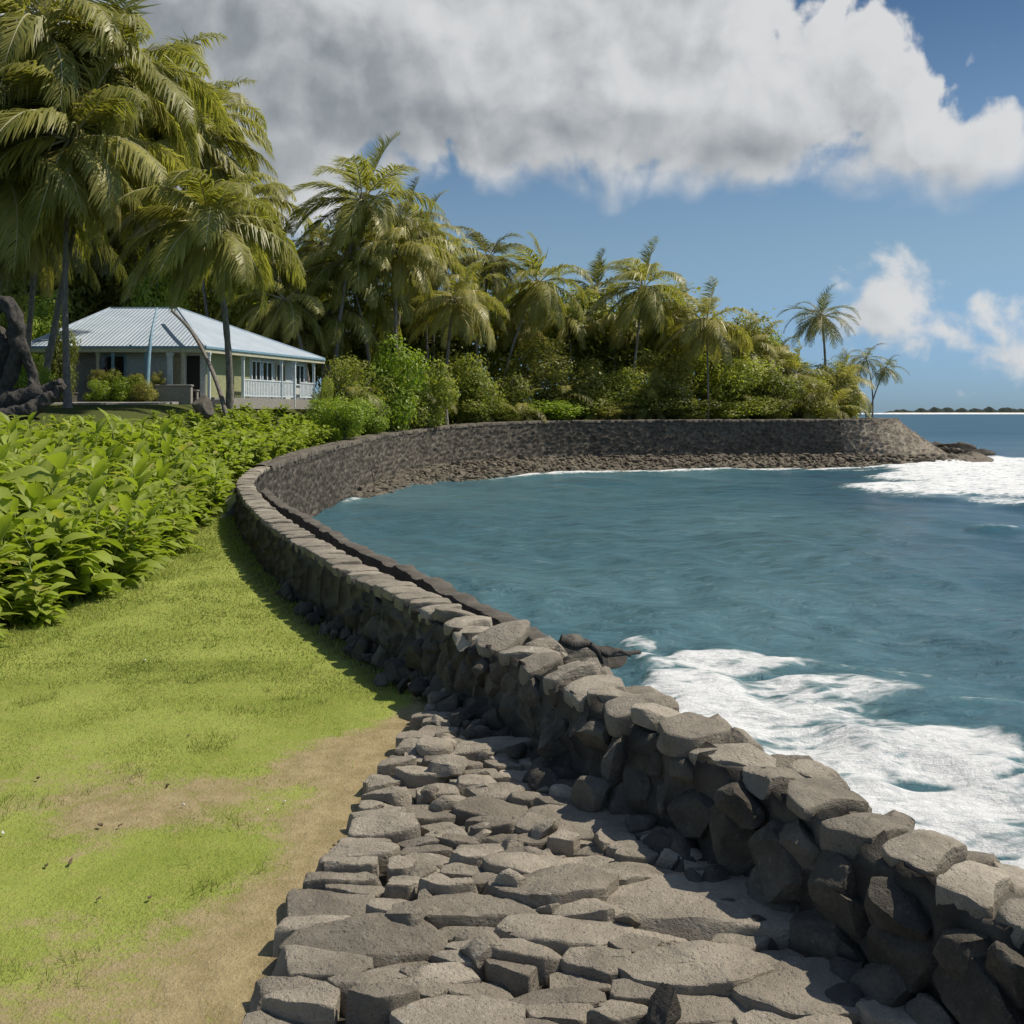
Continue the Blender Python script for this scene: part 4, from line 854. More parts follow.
palm((706, 322), (708, 419), 97, 98, 24, 5.6, 'palm with straight thin pale trunk standing right at the far wall', 19, up=1.05, hang=1.0, bend=.02, thick=.12, m='palm_y')
palm((821, 316), (823, 405), 110, 110, 24, 4.6, 'lone dark palm standing clear above the trees of the headland', 20, m='palm_d', wind=(-.03, 0, 0), up=1.0, hang=.35, npair=40)
palm((851, 366), (868, 412), 122, 124, 15, 3.4, 'left one of three slim palms at the tip of the headland', 21, m='palm_d', hang=.8, wind=(-.1, 0, 0), thick=.1, npair=34, bend=.2)
palm((866, 358), (872, 411), 124, 126, 14, 3.6, 'middle one of three slim palms at the tip of the headland', 22, m='palm_d', hang=.8, wind=(-.1, 0, 0), thick=.1, npair=34, bend=.15)
palm((886, 368), (868, 411), 123, 124, 15, 3.2, 'slim leaning palm nearest the sea at the tip of the headland', 23, m='palm_d', hang=.6, wind=(.1, 0, 0), thick=.1, npair=34, bend=.0)
palm((285, 300), (310, 368), 74, 76, 20, 5.4, 'low olive palm just behind the right end of the roof', 24, up=.75, hang=1.2)
palm((330, 315), (340, 380), 76, 79, 20, 5.2, 'low palm with arching fronds beyond the right corner of the house', 25, up=.8, hang=1.1, m='palm')
palm((760, 352), (762, 410), 104, 106, 22, 5.0, 'low yellowish palm among the headland bushes', 26, m='palm_y', up=.9, hang=1.0)
palm((842, 385), (846, 412), 106, 108, 20, 4.6, 'low feathery palm at the right end of the headland thicket', 27, m='palm_y', up=1.1, hang=.8)
palm((795, 375), (797, 412), 102, 105, 20, 4.6, 'low feathery palm in front of the lone palm', 28, m='palm', up=1.1, hang=.9)

for k, (cr, ba, Ya, Yb, n_, L_, m_, up_, hg_, lab) in enumerate([((35, 30), (20, 380), 54, 51, 28, 7.2, 'palm', .95, 1.15, 'topmost palm crown in the upper left corner'), ((150, 95), (150, 330), 84, 80, 26, 8.8, 'palm', .9, 1.2, 'palm crown between the highest palm and the one blown over the roof'),
        ((85, 215), (100, 330), 86, 83, 24, 7.6, 'palm_d', .8, 1.3, 'shaded low palm crown behind the two dark leaning trunks'), ((206, 118), (225, 340), 86, 84, 22, 6.6, 'palm', 1.0, 1.1, 'palm with one frond reaching far right against the cloud'), ((-5, 165), (-40, 390), 54, 50, 26, 7.0, 'palm', .85, 1.3, 'palm half cut by the left edge above the gnarled trunk'),
        ((270, 262), (280, 350), 84, 80, 20, 4.6, 'palm', .85, 1.2, 'palm crown low in the gap right of the curved trunk'), ((322, 245), (312, 360), 88, 90, 20, 4.8, 'palm_d', 1.0, 1.0, 'dark palm just left of the windswept one'), ((378, 300), (392, 380), 80, 82, 22, 5.0, 'palm', .75, 1.3, 'low palm under the yellowish drooping one'),
        ((470, 300), (476, 392), 90, 92, 22, 5.2, 'palm', .85, 1.2, 'palm crown touching the curtain palm on its right'), ((512, 318), (520, 392), 98, 99, 20, 5.0, 'palm_y', .8, 1.2, 'low yellow palm crown behind the slanting trunk'), ((566, 318), (570, 398), 102, 103, 20, 5.0, 'palm', .85, 1.1, 'low palm crown right of the slanting trunk'),
        ((612, 322), (612, 400), 104, 105, 20, 4.8, 'palm_y', .8, 1.2, 'low yellow palm crown left of the tall far wall palm'), ((672, 318), (676, 404), 104, 106, 20, 5.0, 'palm_d', .95, 1.0, 'shaded palm crown between the two far wall palms'), ((738, 345), (742, 408), 104, 105, 20, 4.8, 'palm', .85, 1.1, 'palm crown right behind the straight trunked palm'),
        ((776, 360), (782, 410), 108, 109, 18, 4.2, 'palm_y', .9, 1.0, 'yellowish palm crown just left of the lone palm'), ((424, 232), (430, 380), 94, 96, 22, 5.2, 'palm_y', 1.0, 1.0, 'yellowish palm crown highest in the middle of the grove'), ((300, 330), (306, 372), 78, 79, 18, 4.6, 'palm_y', .7, 1.1, 'lowest palm with arching pale fronds beside the roof end')]):
    palm(cr, ba, Ya, Yb, n_, L_, lab, 60 + k, m=m_, up=up_, hang=hg_, npair=84 if cr[0] < 280 else 66)

for k, (px, py, Yd, L_, m_, lab) in enumerate([(352, 382, 72, 3.0, 'palm', 'young stemless palm just right of the house corner'), (405, 378, 80, 3.2, 'palm_y', 'young yellowish stemless palm left of the curtain palm trunk'), (430, 386, 84, 2.8, 'palm', 'young stemless palm by the curtain palm trunk'), (480, 392, 88, 3.6, 'palm', 'young stemless palm left of the slanting trunk'), (522, 398, 90, 3.2, 'palm_y', 'young yellowish stemless palm right of the slanting trunk foot'),
        (560, 388, 95, 4.0, 'palm_y', 'large stemless palm in the middle of the far wall'), (596, 396, 95, 3.4, 'palm', 'young stemless palm left of the tall far wall palm'), (650, 392, 97, 3.8, 'palm', 'stemless palm right of the tall far wall palm'), (686, 398, 98, 3.2, 'palm_y', 'young stemless palm left of the straight thin trunk'), (728, 392, 100, 3.8, 'palm', 'stemless palm right of the straight thin trunk'), (770, 390, 102, 4.0, 'palm_y', 'yellowish stemless palm below the yellowish crown'), (806, 392, 103, 4.2, 'palm_y', 'tall feathery stemless palm below the lone palm'), (834, 394, 104, 4.0, 'palm_y', 'last feathery stemless palm before the headland tip')]):
    palm((px, py + 14), (px, py + 18), Yd, Yd, 16, L_, lab, 120 + k, m=m_, up=1.12, hang=.7, npair=44, wind=(-.15, 0, 0), group='young palms along the far wall', bend=0)

# ------------------------------------------------------------------ trees and bushes
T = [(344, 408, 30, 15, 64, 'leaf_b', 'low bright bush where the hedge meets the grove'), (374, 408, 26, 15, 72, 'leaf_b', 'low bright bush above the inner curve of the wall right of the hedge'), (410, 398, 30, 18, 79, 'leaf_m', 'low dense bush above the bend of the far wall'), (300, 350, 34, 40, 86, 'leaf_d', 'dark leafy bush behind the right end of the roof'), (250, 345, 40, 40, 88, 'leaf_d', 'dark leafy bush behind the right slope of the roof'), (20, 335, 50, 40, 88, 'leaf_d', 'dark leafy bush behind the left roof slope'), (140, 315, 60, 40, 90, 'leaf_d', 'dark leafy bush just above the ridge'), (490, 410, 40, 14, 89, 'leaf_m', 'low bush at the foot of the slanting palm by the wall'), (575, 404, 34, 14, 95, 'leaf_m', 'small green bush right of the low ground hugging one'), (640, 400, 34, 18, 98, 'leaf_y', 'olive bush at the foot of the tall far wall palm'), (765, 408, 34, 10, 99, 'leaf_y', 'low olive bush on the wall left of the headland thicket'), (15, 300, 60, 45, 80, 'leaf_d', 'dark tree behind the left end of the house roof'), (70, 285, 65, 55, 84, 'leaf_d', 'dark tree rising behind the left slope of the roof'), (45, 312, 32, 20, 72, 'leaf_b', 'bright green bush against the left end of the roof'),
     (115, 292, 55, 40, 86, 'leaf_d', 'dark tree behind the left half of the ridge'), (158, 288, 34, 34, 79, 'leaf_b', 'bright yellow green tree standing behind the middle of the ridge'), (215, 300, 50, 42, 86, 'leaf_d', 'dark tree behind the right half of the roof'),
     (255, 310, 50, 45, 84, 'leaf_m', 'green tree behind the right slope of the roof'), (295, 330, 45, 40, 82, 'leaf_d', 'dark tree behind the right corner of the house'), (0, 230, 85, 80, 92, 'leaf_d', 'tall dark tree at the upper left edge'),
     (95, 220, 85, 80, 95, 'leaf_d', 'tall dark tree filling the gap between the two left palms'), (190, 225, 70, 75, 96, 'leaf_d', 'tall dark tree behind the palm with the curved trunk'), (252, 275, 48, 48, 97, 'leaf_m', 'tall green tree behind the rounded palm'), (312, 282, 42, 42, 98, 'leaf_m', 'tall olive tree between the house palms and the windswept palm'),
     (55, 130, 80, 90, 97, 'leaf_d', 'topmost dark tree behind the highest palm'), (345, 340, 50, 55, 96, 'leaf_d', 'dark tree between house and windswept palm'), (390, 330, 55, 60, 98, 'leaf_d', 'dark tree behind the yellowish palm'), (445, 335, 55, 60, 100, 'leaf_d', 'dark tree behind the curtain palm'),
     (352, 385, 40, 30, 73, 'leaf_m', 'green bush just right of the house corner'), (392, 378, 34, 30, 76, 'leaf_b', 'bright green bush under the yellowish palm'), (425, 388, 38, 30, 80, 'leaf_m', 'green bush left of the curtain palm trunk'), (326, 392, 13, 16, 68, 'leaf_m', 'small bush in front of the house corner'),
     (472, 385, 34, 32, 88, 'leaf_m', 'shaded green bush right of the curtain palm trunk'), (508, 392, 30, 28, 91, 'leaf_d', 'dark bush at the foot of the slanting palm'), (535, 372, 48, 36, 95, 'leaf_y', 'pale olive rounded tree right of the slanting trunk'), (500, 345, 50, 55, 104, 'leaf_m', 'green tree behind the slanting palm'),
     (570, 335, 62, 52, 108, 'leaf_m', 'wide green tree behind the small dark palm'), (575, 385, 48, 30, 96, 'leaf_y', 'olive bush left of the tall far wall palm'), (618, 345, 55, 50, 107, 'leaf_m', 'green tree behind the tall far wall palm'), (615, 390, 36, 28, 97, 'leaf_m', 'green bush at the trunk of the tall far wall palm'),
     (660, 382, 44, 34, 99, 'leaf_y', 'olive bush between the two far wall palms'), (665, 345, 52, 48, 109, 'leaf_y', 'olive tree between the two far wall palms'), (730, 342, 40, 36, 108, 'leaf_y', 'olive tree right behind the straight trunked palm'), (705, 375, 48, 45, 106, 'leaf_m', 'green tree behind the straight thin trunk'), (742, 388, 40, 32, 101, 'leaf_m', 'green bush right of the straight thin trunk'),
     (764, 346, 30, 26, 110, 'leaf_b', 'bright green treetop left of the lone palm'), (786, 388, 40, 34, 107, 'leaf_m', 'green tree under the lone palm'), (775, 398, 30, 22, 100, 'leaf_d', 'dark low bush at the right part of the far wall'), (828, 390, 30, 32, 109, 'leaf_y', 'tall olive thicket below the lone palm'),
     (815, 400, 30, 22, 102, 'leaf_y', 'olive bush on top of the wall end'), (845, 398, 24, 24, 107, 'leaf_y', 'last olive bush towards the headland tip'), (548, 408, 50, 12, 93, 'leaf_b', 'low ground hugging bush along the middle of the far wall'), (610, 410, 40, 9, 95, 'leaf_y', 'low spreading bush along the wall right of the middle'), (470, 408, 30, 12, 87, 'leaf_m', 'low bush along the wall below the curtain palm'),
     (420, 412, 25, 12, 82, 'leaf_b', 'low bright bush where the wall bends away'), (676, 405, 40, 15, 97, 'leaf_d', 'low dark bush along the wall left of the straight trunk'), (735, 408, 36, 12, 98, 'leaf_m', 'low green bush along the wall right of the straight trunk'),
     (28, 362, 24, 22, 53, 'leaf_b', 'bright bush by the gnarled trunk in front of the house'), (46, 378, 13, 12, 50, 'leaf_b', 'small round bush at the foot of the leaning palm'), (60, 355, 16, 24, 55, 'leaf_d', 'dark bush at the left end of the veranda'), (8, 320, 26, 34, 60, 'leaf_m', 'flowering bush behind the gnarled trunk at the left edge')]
for k, (px, py, rx, rz, Yd, m_, lab) in enumerate(T):
    bush = rz * Yd / 1000 < 3.4 and ('bush' in lab or 'thicket' in lab)
    tree(px, py, rx, rz, Yd, k, m_, lab, 'bush' if bush else 'tree', 'bushes of the grove' if bush else 'trees of the grove', k)
# ------------------------------------------------------------------ house
def m_roof():
    m, nt, b = mat('metal_roof'); u = nt.attr('run').outputs['Fac']; p = pos(nt)
    w = nt.m('SINE', nt.m('MULTIPLY', u, 2 * math.pi / .24)); f = nt.noise(p, .8, 6.0, .65); g_ = nt.noise(p, 6.0, 4.0)
    c = nt.mix(nt.ramp(f, .3, .7), (.37, .445, .52), (.46, .53, .60)); c = nt.mix(nt.m('MULTIPLY', nt.ramp(g_, .55, .75), .3), c, (.46, .50, .52))
    nt.set(b.inputs['Base Color'], c); b.inputs['Roughness'].default_value = .42; b.inputs['Metallic'].default_value = .0; bump(nt, b, w, .018); return m
H = {'roof': m_roof(), 'blue': plain('blue_paint', (.22, .36, .46), .5), 'cream': plain('cream_trim', (.50, .49, .36), .6), 'wall': plain('grey_blue_boards', (.52, .545, .54), .7), 'brown': plain('grey_brown_boards', (.25, .235, .215), .7),
     'olive': plain('olive_wall', (.30, .315, .17), .7), 'white': plain('pale_blue_paint', (.62, .68, .72), .55), 'conc': plain('concrete', (.30, .285, .26), .85, bmp=.02), 'dark': plain('dark_interior', (.03, .028, .025), .8), 'curtain': plain('curtain', (.42, .36, .25), .8)}
mgl, nt, b = mat('window_glass'); b.inputs['Base Color'].default_value = (.015, .018, .02, 1); b.inputs['Roughness'].default_value = .06; H['glass'] = mgl
house = tag(empty('house', (-22, 64, 3.4)), 'low house with pale corrugated hip roof, shaded veranda and light blue railings', 'house'); bpy.context.view_layer.update(); inv = house.matrix_world.inverted()
def hp(o):
    o.matrix_parent_inverse = inv; return o
A, B_, C_, D_ = (-28.4, 58), (-17.8, 58), (-13.5, 72), (-31, 72); EZ = 6.83; R1, R2 = (-26.1, 65, 9.75), (-21.7, 65, 9.75)
V, F, run = [], [], []
for q in ([(*A, EZ), (*B_, EZ), R2, R1], [(*B_, EZ), (*C_, EZ), R2], [(*C_, EZ), (*D_, EZ), R1, R2], [(*D_, EZ), (*A, EZ), R1]):
    e = np.array(q[1]) - np.array(q[0]); e /= np.linalg.norm(e); b0 = len(V); V += [np.array(p_) for p_ in q]; run += [float((np.array(p_) - np.array(q[0])) @ e) for p_ in q]; F.append(list(range(b0, b0 + len(q))))
me = mesh('roof', np.array(V), [np.array([f]) for f in F], H['roof'], False); fattr(me, 'run', run); roof = hp(obj('roof', me, house))
def edge_band(name, pts, z0, z1, out, th_, m_, parent):
    mb = MB()
    for (x0, y0), (x1, y1) in zip(pts[:-1], pts[1:]):
        u = np.array([x1 - x0, y1 - y0]); L = np.linalg.norm(u); u /= L; n = (u[1], -u[0]); mb.wall((x0, y0), u, n, -.02, L - .03, z0, z1, out - th_, out)
    return mb.build(name, m_, parent)
ring = [D_, A, B_, C_, D_]
edge_band('gutter', ring, EZ - .13, EZ - .005, .10, .16, H['blue'], roof); edge_band('fascia', ring, EZ - .36, EZ - .135, .03, .09, H['cream'], roof)
mb = MB(); mb.hexa([(A[0] + .1, A[1] + .1, EZ - .34), (B_[0] - .1, B_[1] + .1, EZ - .34), (C_[0] - .15, C_[1] - .1, EZ - .34), (D_[0] + .1, D_[1] - .1, EZ - .34)] + [(A[0] + .1, A[1] + .1, EZ - .30), (B_[0] - .1, B_[1] + .1, EZ - .30), (C_[0] - .15, C_[1] - .1, EZ - .30), (D_[0] + .1, D_[1] - .1, EZ - .30)])
mb.build('soffit', H['cream'], roof)
mb = MB()                                                                 # ridge and hip caps
def bar(mb, a, c, w):
    a, c = np.array(a, float), np.array(c, float); d = c - a; s1 = np.cross(d, [0, 0, 1]); s1 = s1 / np.linalg.norm(s1) * w; up = np.array([0, 0, w * .7])
    mb.hexa([a - s1 - up, c - s1 - up, c + s1 - up, a + s1 - up, a - s1 + up, c - s1 + up, c + s1 + up, a + s1 + up])
for a, c in ((R1, R2), (R1, (*A, EZ)), (R2, (*B_, EZ)), (R2, (*C_, EZ)), (R1, (*D_, EZ))): bar(mb, a, c, .09)
mb.build('ridge_cap', H['roof'], roof)
FO, FU, FNn = (-27.9, 59.3), (1, 0), (0, -1); SO, SU, SN = (-18.2, 59.3), (.2936, .956), (.956, -.2936); FZ = 3.85; TZ = EZ - .35
fx = lambda px: (px - 512) / 1000 * 59.3 - FO[0]
mb = MB(); mb.wall(FO, FU, FNn, 0, 9.7, FZ - .6, TZ, -.2, 0); mb.wall(SO, SU, SN, .02, 12.4, FZ - .6, TZ, -.2, 0)
hp(mb.build('wall', H['wall'], house))
mb = MB(); mb.wall(FO, FU, FNn, fx(74), fx(98), FZ, TZ, .002, .03); hp(mb.build('wall_panel', H['brown'], house))
mb = MB(); mb.wall(SO, SU, SN, .05, 4.8, FZ, TZ, .002, .03); hp(mb.build('wall_panel', H['olive'], house))
mb = MB(); mb.box(-28.3, -18.0, 58.1, 59.28, 3.2, FZ); mb.wall(SO, SU, SN, .0, 12.5, 3.2, FZ + .02, .01, .66); hp(mb.build('veranda_floor', H['conc'], house))
def window(o, u, n, u0, u1, z0, z1, panes, fm, gm=None, fw=.09):
    mb = MB(); mb.wall(o, u, n, u0, u1, z0, z0 + fw, .0, .10); mb.wall(o, u, n, u0, u1, z1 - fw, z1, .0, .10); w = (u1 - u0 - fw) / panes
    for k in range(panes + 1): mb.wall(o, u, n, u0 + k * w, u0 + k * w + fw, z0 + fw, z1 - fw, .0, .098)
    f = hp(mb.build('window', fm, house)); mb = MB(); mb.wall(o, u, n, u0 + .02, u1 - .02, z0 + .02, z1 - .02, .004, .045); mb.build('pane', gm or H['glass'], f)
window(FO, FU, FNn, fx(99), fx(126), FZ + .05, TZ - .1, 2, H['blue']); window(SO, SU, SN, 4.95, 6.05, 4.85, 6.32, 2, H['white']); window(SO, SU, SN, 6.25, 7.5, 4.85, 6.32, 2, H['white']); window(SO, SU, SN, 8.0, 9.2, 4.95, 6.25, 1, H['cream']); window(SO, SU, SN, 10.6, 11.8, 4.85, 6.3, 2, H['white'])
mb = MB(); mb.wall(FO, FU, FNn, fx(187), fx(200), FZ, TZ - .15, .004, .03); hp(mb.build('doorway', H['dark'], house))
mb = MB()
for k in range(7): a = fx(173) + k * (fx(181) - fx(173)) / 7; mb.wall(FO, FU, FNn, a, a + .05, FZ + .05, TZ - .1, .04, .07)
mb.wall(FO, FU, FNn, fx(173), fx(181), FZ + .05, TZ - .1, .004, .038); hp(mb.build('curtain', H['curtain'], house))
def post(x, y, w, m_):
    mb = MB(); mb.box(x - w / 2, x + w / 2, y - w / 2, y + w / 2, 3.3, TZ + .005); mb.box(x - w * .7, x + w * .7, y - w * .7, y + w * .7, TZ - .16, TZ - .004); hp(mb.build('post', m_, house))
for px, w, k in ((72, .16, 'cream'), (98, .16, 'cream'), (113, .14, 'blue'), (147, .2, 'blue'), (170, .26, 'white'), (183.5, .16, 'cream'), (209, .15, 'white')): post((px - 512) / 1000 * 58.35, 58.35, w, H[k])
sp_ = lambda s, o: (SO[0] + SU[0] * s + SN[0] * o, SO[1] + SU[1] * s + SN[1] * o)
for s in (3.2, 7.85, 9.5, 12.3): post(*sp_(s, .55), .17 if s != 9.5 else .24, H['white'])
for u0, u1 in ((3.3, 9.36), (10.3, 12.2)):
    mb = MB(); mb.wall(SO, SU, SN, u0, u1, 4.98, 5.06, .51, .60); mb.wall(SO, SU, SN, u0, u1, 3.98, 4.05, .52, .59); k = u0 + .05
    while k < u1 - .08: mb.wall(SO, SU, SN, k, k + .11, 4.05, 4.98, .53, .57); k += .19
    hp(mb.build('railing', H['white'], house))
mb = MB(); mb.box(-13.65, -13.05, 71.6, 72.2, 3.0, 6.4); mb.box(-13.72, -12.98, 71.53, 72.27, 3.0, 3.9); hp(mb.build('stone_pier', M['rubble'], house))
mb = MB(); [mb.box(-18.1, -16.6, 56.9 + .3 * k, 57.2 + .3 * k, 3.0, 3.42 + .15 * k) for k in range(3)]; hp(mb.build('steps', H['conc'], house))
def solid(name, boxes, m_, label, cat):
    mb = MB(); [mb.box(*q) for q in boxes]; o = mb.build(name, m_); bv = o.modifiers.new('bevel', 'BEVEL'); bv.width = .03; bv.segments = 2; return tag(o, label, cat)
solid('garden_wall', [(-20.3, -18.3, 57.0, 57.35, 2.8, 4.45), (-20.35, -18.25, 56.95, 57.4, 4.452, 4.56)], H['conc'], 'low grey concrete garden wall in front of the veranda right of the clipped hedge', 'wall')
solid('planter_box', [(-25.4, -24.3, 55.2, 55.9, 3.0, 4.0), (-25.45, -24.25, 55.15, 55.95, 4.002, 4.1)], M['rubble'], 'dark planter box left of the clipped hedge in front of the house', 'planter')
solid('bench', [(-18.95, -18.1, 57.6, 58.0, 4.2, 4.28), (-18.9, -18.8, 57.65, 57.95, 3.6, 4.198), (-18.25, -18.15, 57.65, 57.95, 3.6, 4.198)], H['brown'], 'small dark bench on the veranda by the curtain', 'bench')
mb = MB(); mb.hexa([(-25.5, 52.6, 2.6), (-19.2, 52.8, 2.6), (-18.8, 56.4, 2.9), (-26, 56.4, 2.9), (-25.5, 53.2, 3.48), (-19.2, 53.4, 3.48), (-18.8, 56.4, 3.58), (-26, 56.4, 3.58)]); tag(mb.build('footpath', H['conc']), kind='structure')
for k, (px, py, rx, rz, Yd, m_, lab) in enumerate([(100, 388, 17, 9, 56.4, 'leaf_b', 'left part of the clipped hedge in front of the veranda'), (122, 386, 17, 11, 56.6, 'leaf_b', 'middle part of the clipped hedge in front of the veranda'), (143, 387, 14, 10, 56.4, 'leaf_y', 'right part of the clipped hedge beside the low concrete wall'),
                                              (98, 375, 11, 6, 57.6, 'leaf_y', 'small flowering bush below the paired veranda windows'), (112, 376, 9, 5, 57.5, 'leaf_m', 'small bush between two veranda posts'), (136, 377, 10, 5, 57.6, 'leaf_y', 'pale small bush below the leaning blue post'), (157, 376, 8, 5, 57.6, 'leaf_y', 'small round bush left of the white veranda post')]):
    tree(px, py, rx, rz, Yd, 1 + k, m_, lab, 'bush', 'bushes at the veranda', k)

# ------------------------------------------------------------------ gnarled trunk at the left edge
gt = tag(empty('gnarled_trunk', at(10, 425, 44)), 'dark gnarled fallen trunk with twisted roots at the left edge in front of the house', 'tree trunk'); bpy.context.view_layer.update(); gi_ = gt.matrix_world.inverted()
def gn(name, pts, r, seed):
    P = np.array([at(a, c, 44 + d) for a, c, d in pts]); n = 60; t = np.linspace(0, len(P) - 1, n); q = np.stack([np.interp(t, np.arange(len(P)), P[:, k]) for k in range(3)], 1)
    for _ in range(14): q[1:-1] = (q[:-2] + 2 * q[1:-1] + q[2:]) / 4
    rr = np.interp(np.linspace(0, 1, n), np.linspace(0, 1, len(r)), r); v, f4, f3 = tube_arrays(q, rr * .8, 28, .03, seed)
    v = v + .34 * np.stack([vnoise(v[:, 1] * 2.2 + k * 9 + v[:, 0] * 1.3, v[:, 2] * 2.2 + v[:, 0] * 1.9, 4) - .5 for k in range(3)], 1); o = obj(name, mesh(name, v, [f4, f3], M['log']), gt); o.matrix_parent_inverse = gi_
gn('log', [(-70, 402, 1), (-20, 404, .4), (20, 402, 0), (45, 392, -.2), (62, 380, -.4)], [.9, .8, .72, .5, .22], 1)
gn('log', [(-50, 428, -1), (0, 420, -1), (28, 412, -1), (50, 396, -.8), (66, 383, -.5)], [.7, .55, .5, .35, .15], 2)
gn('root', [(-25, 330, .5), (-8, 306, .3), (10, 303, .2), (19, 325, 0), (16, 352, 0), (8, 385, .1), (0, 400, .2)], [.5, .45, .42, .4, .36, .4, .5], 3)
gn('root', [(12, 330, .2), (22, 348, 0), (30, 368, 0), (34, 392, .1)], [.32, .3, .26, .3], 4)
gn('root', [(-30, 345, .6), (-8, 335, .5), (4, 350, .4), (0, 385, .4), (-6, 405, .4)], [.7, .75, .6, .5, .6], 5)
tag(rock_obj('rock', 71, (.55, .4, .62), at(203, 406, 47), (0, .1, .4), M['boulder'], None, 4), 'grey standing rock at the foot of the palm with the curved trunk', 'rock')

# ------------------------------------------------------------------ broad-leaved hedge between lawn and house
PA = [broad_plant(300 + k, n, h, (.30, .74), (.34, .60), .5) for k, (n, h) in enumerate(((92, 1.5), (100, 1.7), (84, 1.3), (110, 1.85), (96, 1.6)))]
PB = [broad_plant(320 + k, n, h, (.20, .36), (.50, .75), .7) for k, (n, h) in enumerate(((150, 1.1), (170, 1.2), (140, 1.0), (160, 1.15)))]
PAm = [(mesh('foliage', *a, M['hedge']), mesh('stem', *c, M['stem'])) for a, c in PA]; PBm = [(mesh('foliage', *a, M['hedge2']), mesh('stem', *c, M['stem'])) for a, c in PB]
rg = np.random.default_rng(14); spots = []; tops = ([-200, 0, 60, 100, 200, 260, 320, 360, 395, 420], [410, 412, 413, 409, 406, 395, 391, 400, 421, 426])
for k in range(60000):
    y = rg.uniform(11, 79); d = rg.uniform(.25, 17) * min(1, .25 + y / 40); hx = np.interp(y, HEDGE[:, 1], HEDGE[:, 0]); x = hx - d; px = 512 + 1000 * x / y
    if px < -70 or px > 420: continue
    if y > 53 and x < -15.6 + max(0, y - 58) * .307 and not (y < 54 and x < -27): continue
    a_type = (y < 27 + 4 * rg.normal() or (px < 180 and y < 40 + 3 * rg.normal())) and rg.random() > .14; gap = (.56 if y < 20 else .80) if a_type else 1.15
    if any((x - q[0]) ** 2 + (y - q[1]) ** 2 < ((gap + q[3]) / 2) ** 2 for q in spots): continue
    spots.append((x, y, a_type, gap))
    if len(spots) > 540: break
nplant = 0
for k, (x, y, a_type, gap) in enumerate(spots):
    z = zland(x, y); px = 512 + 1000 * x / y; zmax = EYE - (np.interp(px, *tops) - 412) / 1000 * y; d = np.interp(y, HEDGE[:, 1], HEDGE[:, 0]) - x
    p_ = k % (5 if a_type else 4); h0 = ((1.5, 1.7, 1.3, 1.85, 1.6) if a_type else (1.1, 1.2, 1.0, 1.15))[p_] + .25
    want = rg.uniform(1.0, 1.4) * (1.25 + .65 * sstep(.2, 2.5, d)) if a_type else rg.uniform(1.2, 1.9); want = min(want, (zmax - z) * rg.uniform(.62, 1.03))
    s = want / h0
    if s < .3: continue
    s = min(s, 1.75); fol, stm = (PAm if a_type else PBm)[p_]
    edge_ = 'beside the lawn' if d < 1.3 else ('in the middle of the hedge' if d < 4 else 'at the back of the hedge')
    far_ = 'near the camera' if y < 18 else ('where the lawn narrows' if y < 32 else 'below the house')
    t = tag(empty('broad_leaved_plant' if a_type else 'hedge_shrub', (x, y, z - .05), rg.uniform(0, 6.28)), f"{'tall' if want > 1.7 else 'low'} bright green {'big leaved plant' if a_type else 'small leaved shrub'} {edge_} {far_}", 'plant' if a_type else 'shrub', 'broad leaved plants of the hedge' if a_type else 'leafy shrubs of the hedge')
    w = s * (1.0 if a_type else 1.15); t.scale = (w, w, s)
    o = bpy.data.objects.new('foliage', fol); link(o, t); o = bpy.data.objects.new('stem', stm); link(o, t); nplant += 1
print('hedge plants', nplant)

# ------------------------------------------------------------------ small things
mb = MB(); mb.hexa([at(204, 527, 27.5), at(216, 529, 27.2), at(246, 512, 28.4), at(238, 515, 30.6), at(203, 520, 27.6), at(216, 524, 27.3), at(247, 486, 28.6), at(239, 484, 30.8)])
tag(mb.build('concrete_ramp', H['conc']), 'sloping grey concrete slab between the hedge and the bend of the wall', 'ramp')
dw = tag(empty('driftwood', at(588, 652, 14.5)), 'dark tangled driftwood branch caught on the end of the low outer wall', 'driftwood'); bpy.context.view_layer.update(); di = dw.matrix_world.inverted()
for k, pts in enumerate([[(560, 640, 0), (575, 646, 0), (590, 645, .1), (606, 655, 0), (640, 652, .6)], [(590, 645, 0), (598, 652, 0), (602, 664, 0)], [(582, 648, 0), (580, 655, .1), (572, 664, .2)], [(606, 655, 0), (618, 650, .2), (630, 655, .4)]]):
    P = np.array([at(a, c, 14.5 + d) for a, c, d in pts]); v, f4, f3 = tube_arrays(P, np.linspace(.09 if k == 0 else .05, .03, len(P)), 8, .1, k); o = obj('branch', mesh('branch', v, [f4, f3], M['log']), dw); o.matrix_parent_inverse = di
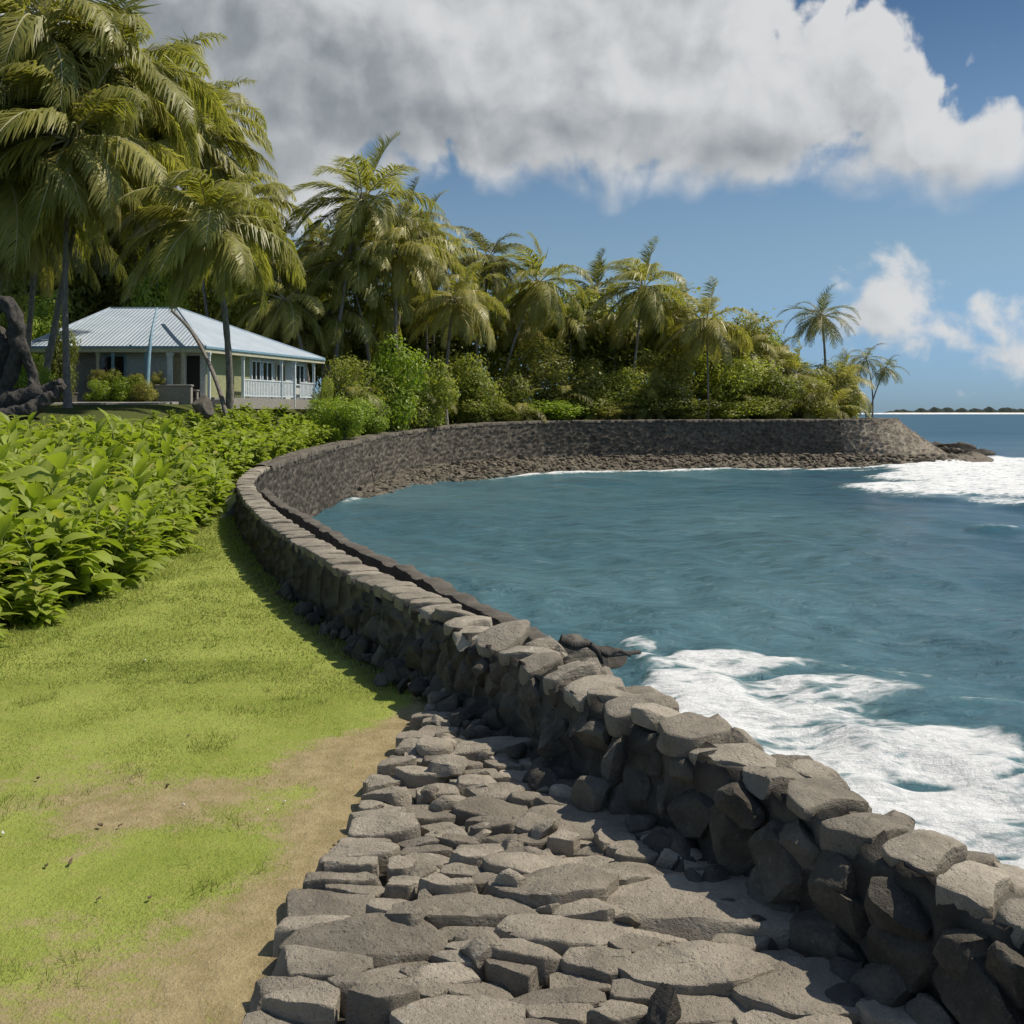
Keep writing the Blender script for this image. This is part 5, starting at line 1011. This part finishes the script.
for nm, pts, r0, r1, m_, lab, cat in (('slender_trunk', [(231, 409, 53), (218, 384, 54), (204, 352, 56), (190, 328, 58.5), (172, 311, 62)], .13, .09, M['trunk'], 'slender bare trunk bending up across the front of the roof', 'tree trunk'), ('leaning_pole', [(146, 388, 56.5), (148, 365, 56.6), (151, 335, 57), (157, 308, 58.5)], .16, .05, H['blue'], 'pale blue leaning pole standing against the middle of the front eave', 'pole')):
    P = np.array([at(*q) for q in pts]); P[0, 2] = min(P[0, 2], zland(P[0, 0], P[0, 1])) - .1; q = np.stack([np.interp(np.linspace(0, len(P) - 1, 24), np.arange(len(P)), P[:, k]) for k in range(3)], 1)
    for _ in range(6): q[1:-1] = (q[:-2] + 2 * q[1:-1] + q[2:]) / 4
    v, f4, f3 = tube_arrays(q, np.linspace(r0, r1, 24), 10, .03, 3); tag(obj(nm, mesh(nm, v, [f4, f3], m_)), lab, cat)
lit_ = plain('pale_scrap', (.7, .68, .62), .8); dry = plain('dry_leaf', (.12, .09, .055), .8)
for k, (px, py, s, m_, lab) in enumerate([(145, 663, .06, lit_, 'white scrap lying on the grass in the middle of the lawn'), (284, 805, .035, lit_, 'pale stone chip on the bare patch near the path'), (3, 838, .03, lit_, 'pale chip at the left edge of the lawn'), (183, 809, .025, lit_, 'tiny white chip on the bare patch'), (268, 814, .02, lit_, 'small pale chip left of the path edge'),
                                          (100, 830, .05, dry, 'dark dry leaf on the worn lawn, larger of two side by side'), (120, 830, .03, dry, 'small dark dry leaf right of a larger one'), (46, 869, .05, dry, 'dark dry leaf on the lower left grass'), (70, 867, .05, dry, 'curled brownish leaf on the lower left grass'), (166, 789, .05, dry, 'dark twig like leaf above the bare patch'), (38, 782, .035, dry, 'dark dry leaf near the left edge of the lawn'), (150, 901, .035, dry, 'dark upright dry leaf in the worn grass'), (98, 902, .03, dry, 'tiny dark dry leaf low on the lawn'), (188, 738, .03, dry, 'dark speck of leaf on the bright grass'), (334, 850, .03, dry, 'dark dry leaf beside the path edge')]):
    Yd = EYE * 1000 / (py - 412); x, y, _ = at(px, py, Yd); s *= .5; v, f = leaf_strip(s * 2, s * 1.1, rg.uniform(-1, 1.5), .4, 5); v[:, 2] += .004 * rg.normal(size=len(v)); v[:, 0] -= s
    me = mesh('fallen_leaf' if m_ is dry else 'pale_chip', v @ rot(rg.normal() * .3, 0, rg.uniform(0, 6)).T, f, m_); o = obj(me.name, me, None, (x, y, zland(x, y) + .028)); sd_ = o.modifiers.new('thickness', 'SOLIDIFY'); sd_.thickness = .006; tag(o, lab, 'leaf' if m_ is dry else 'stone chip')
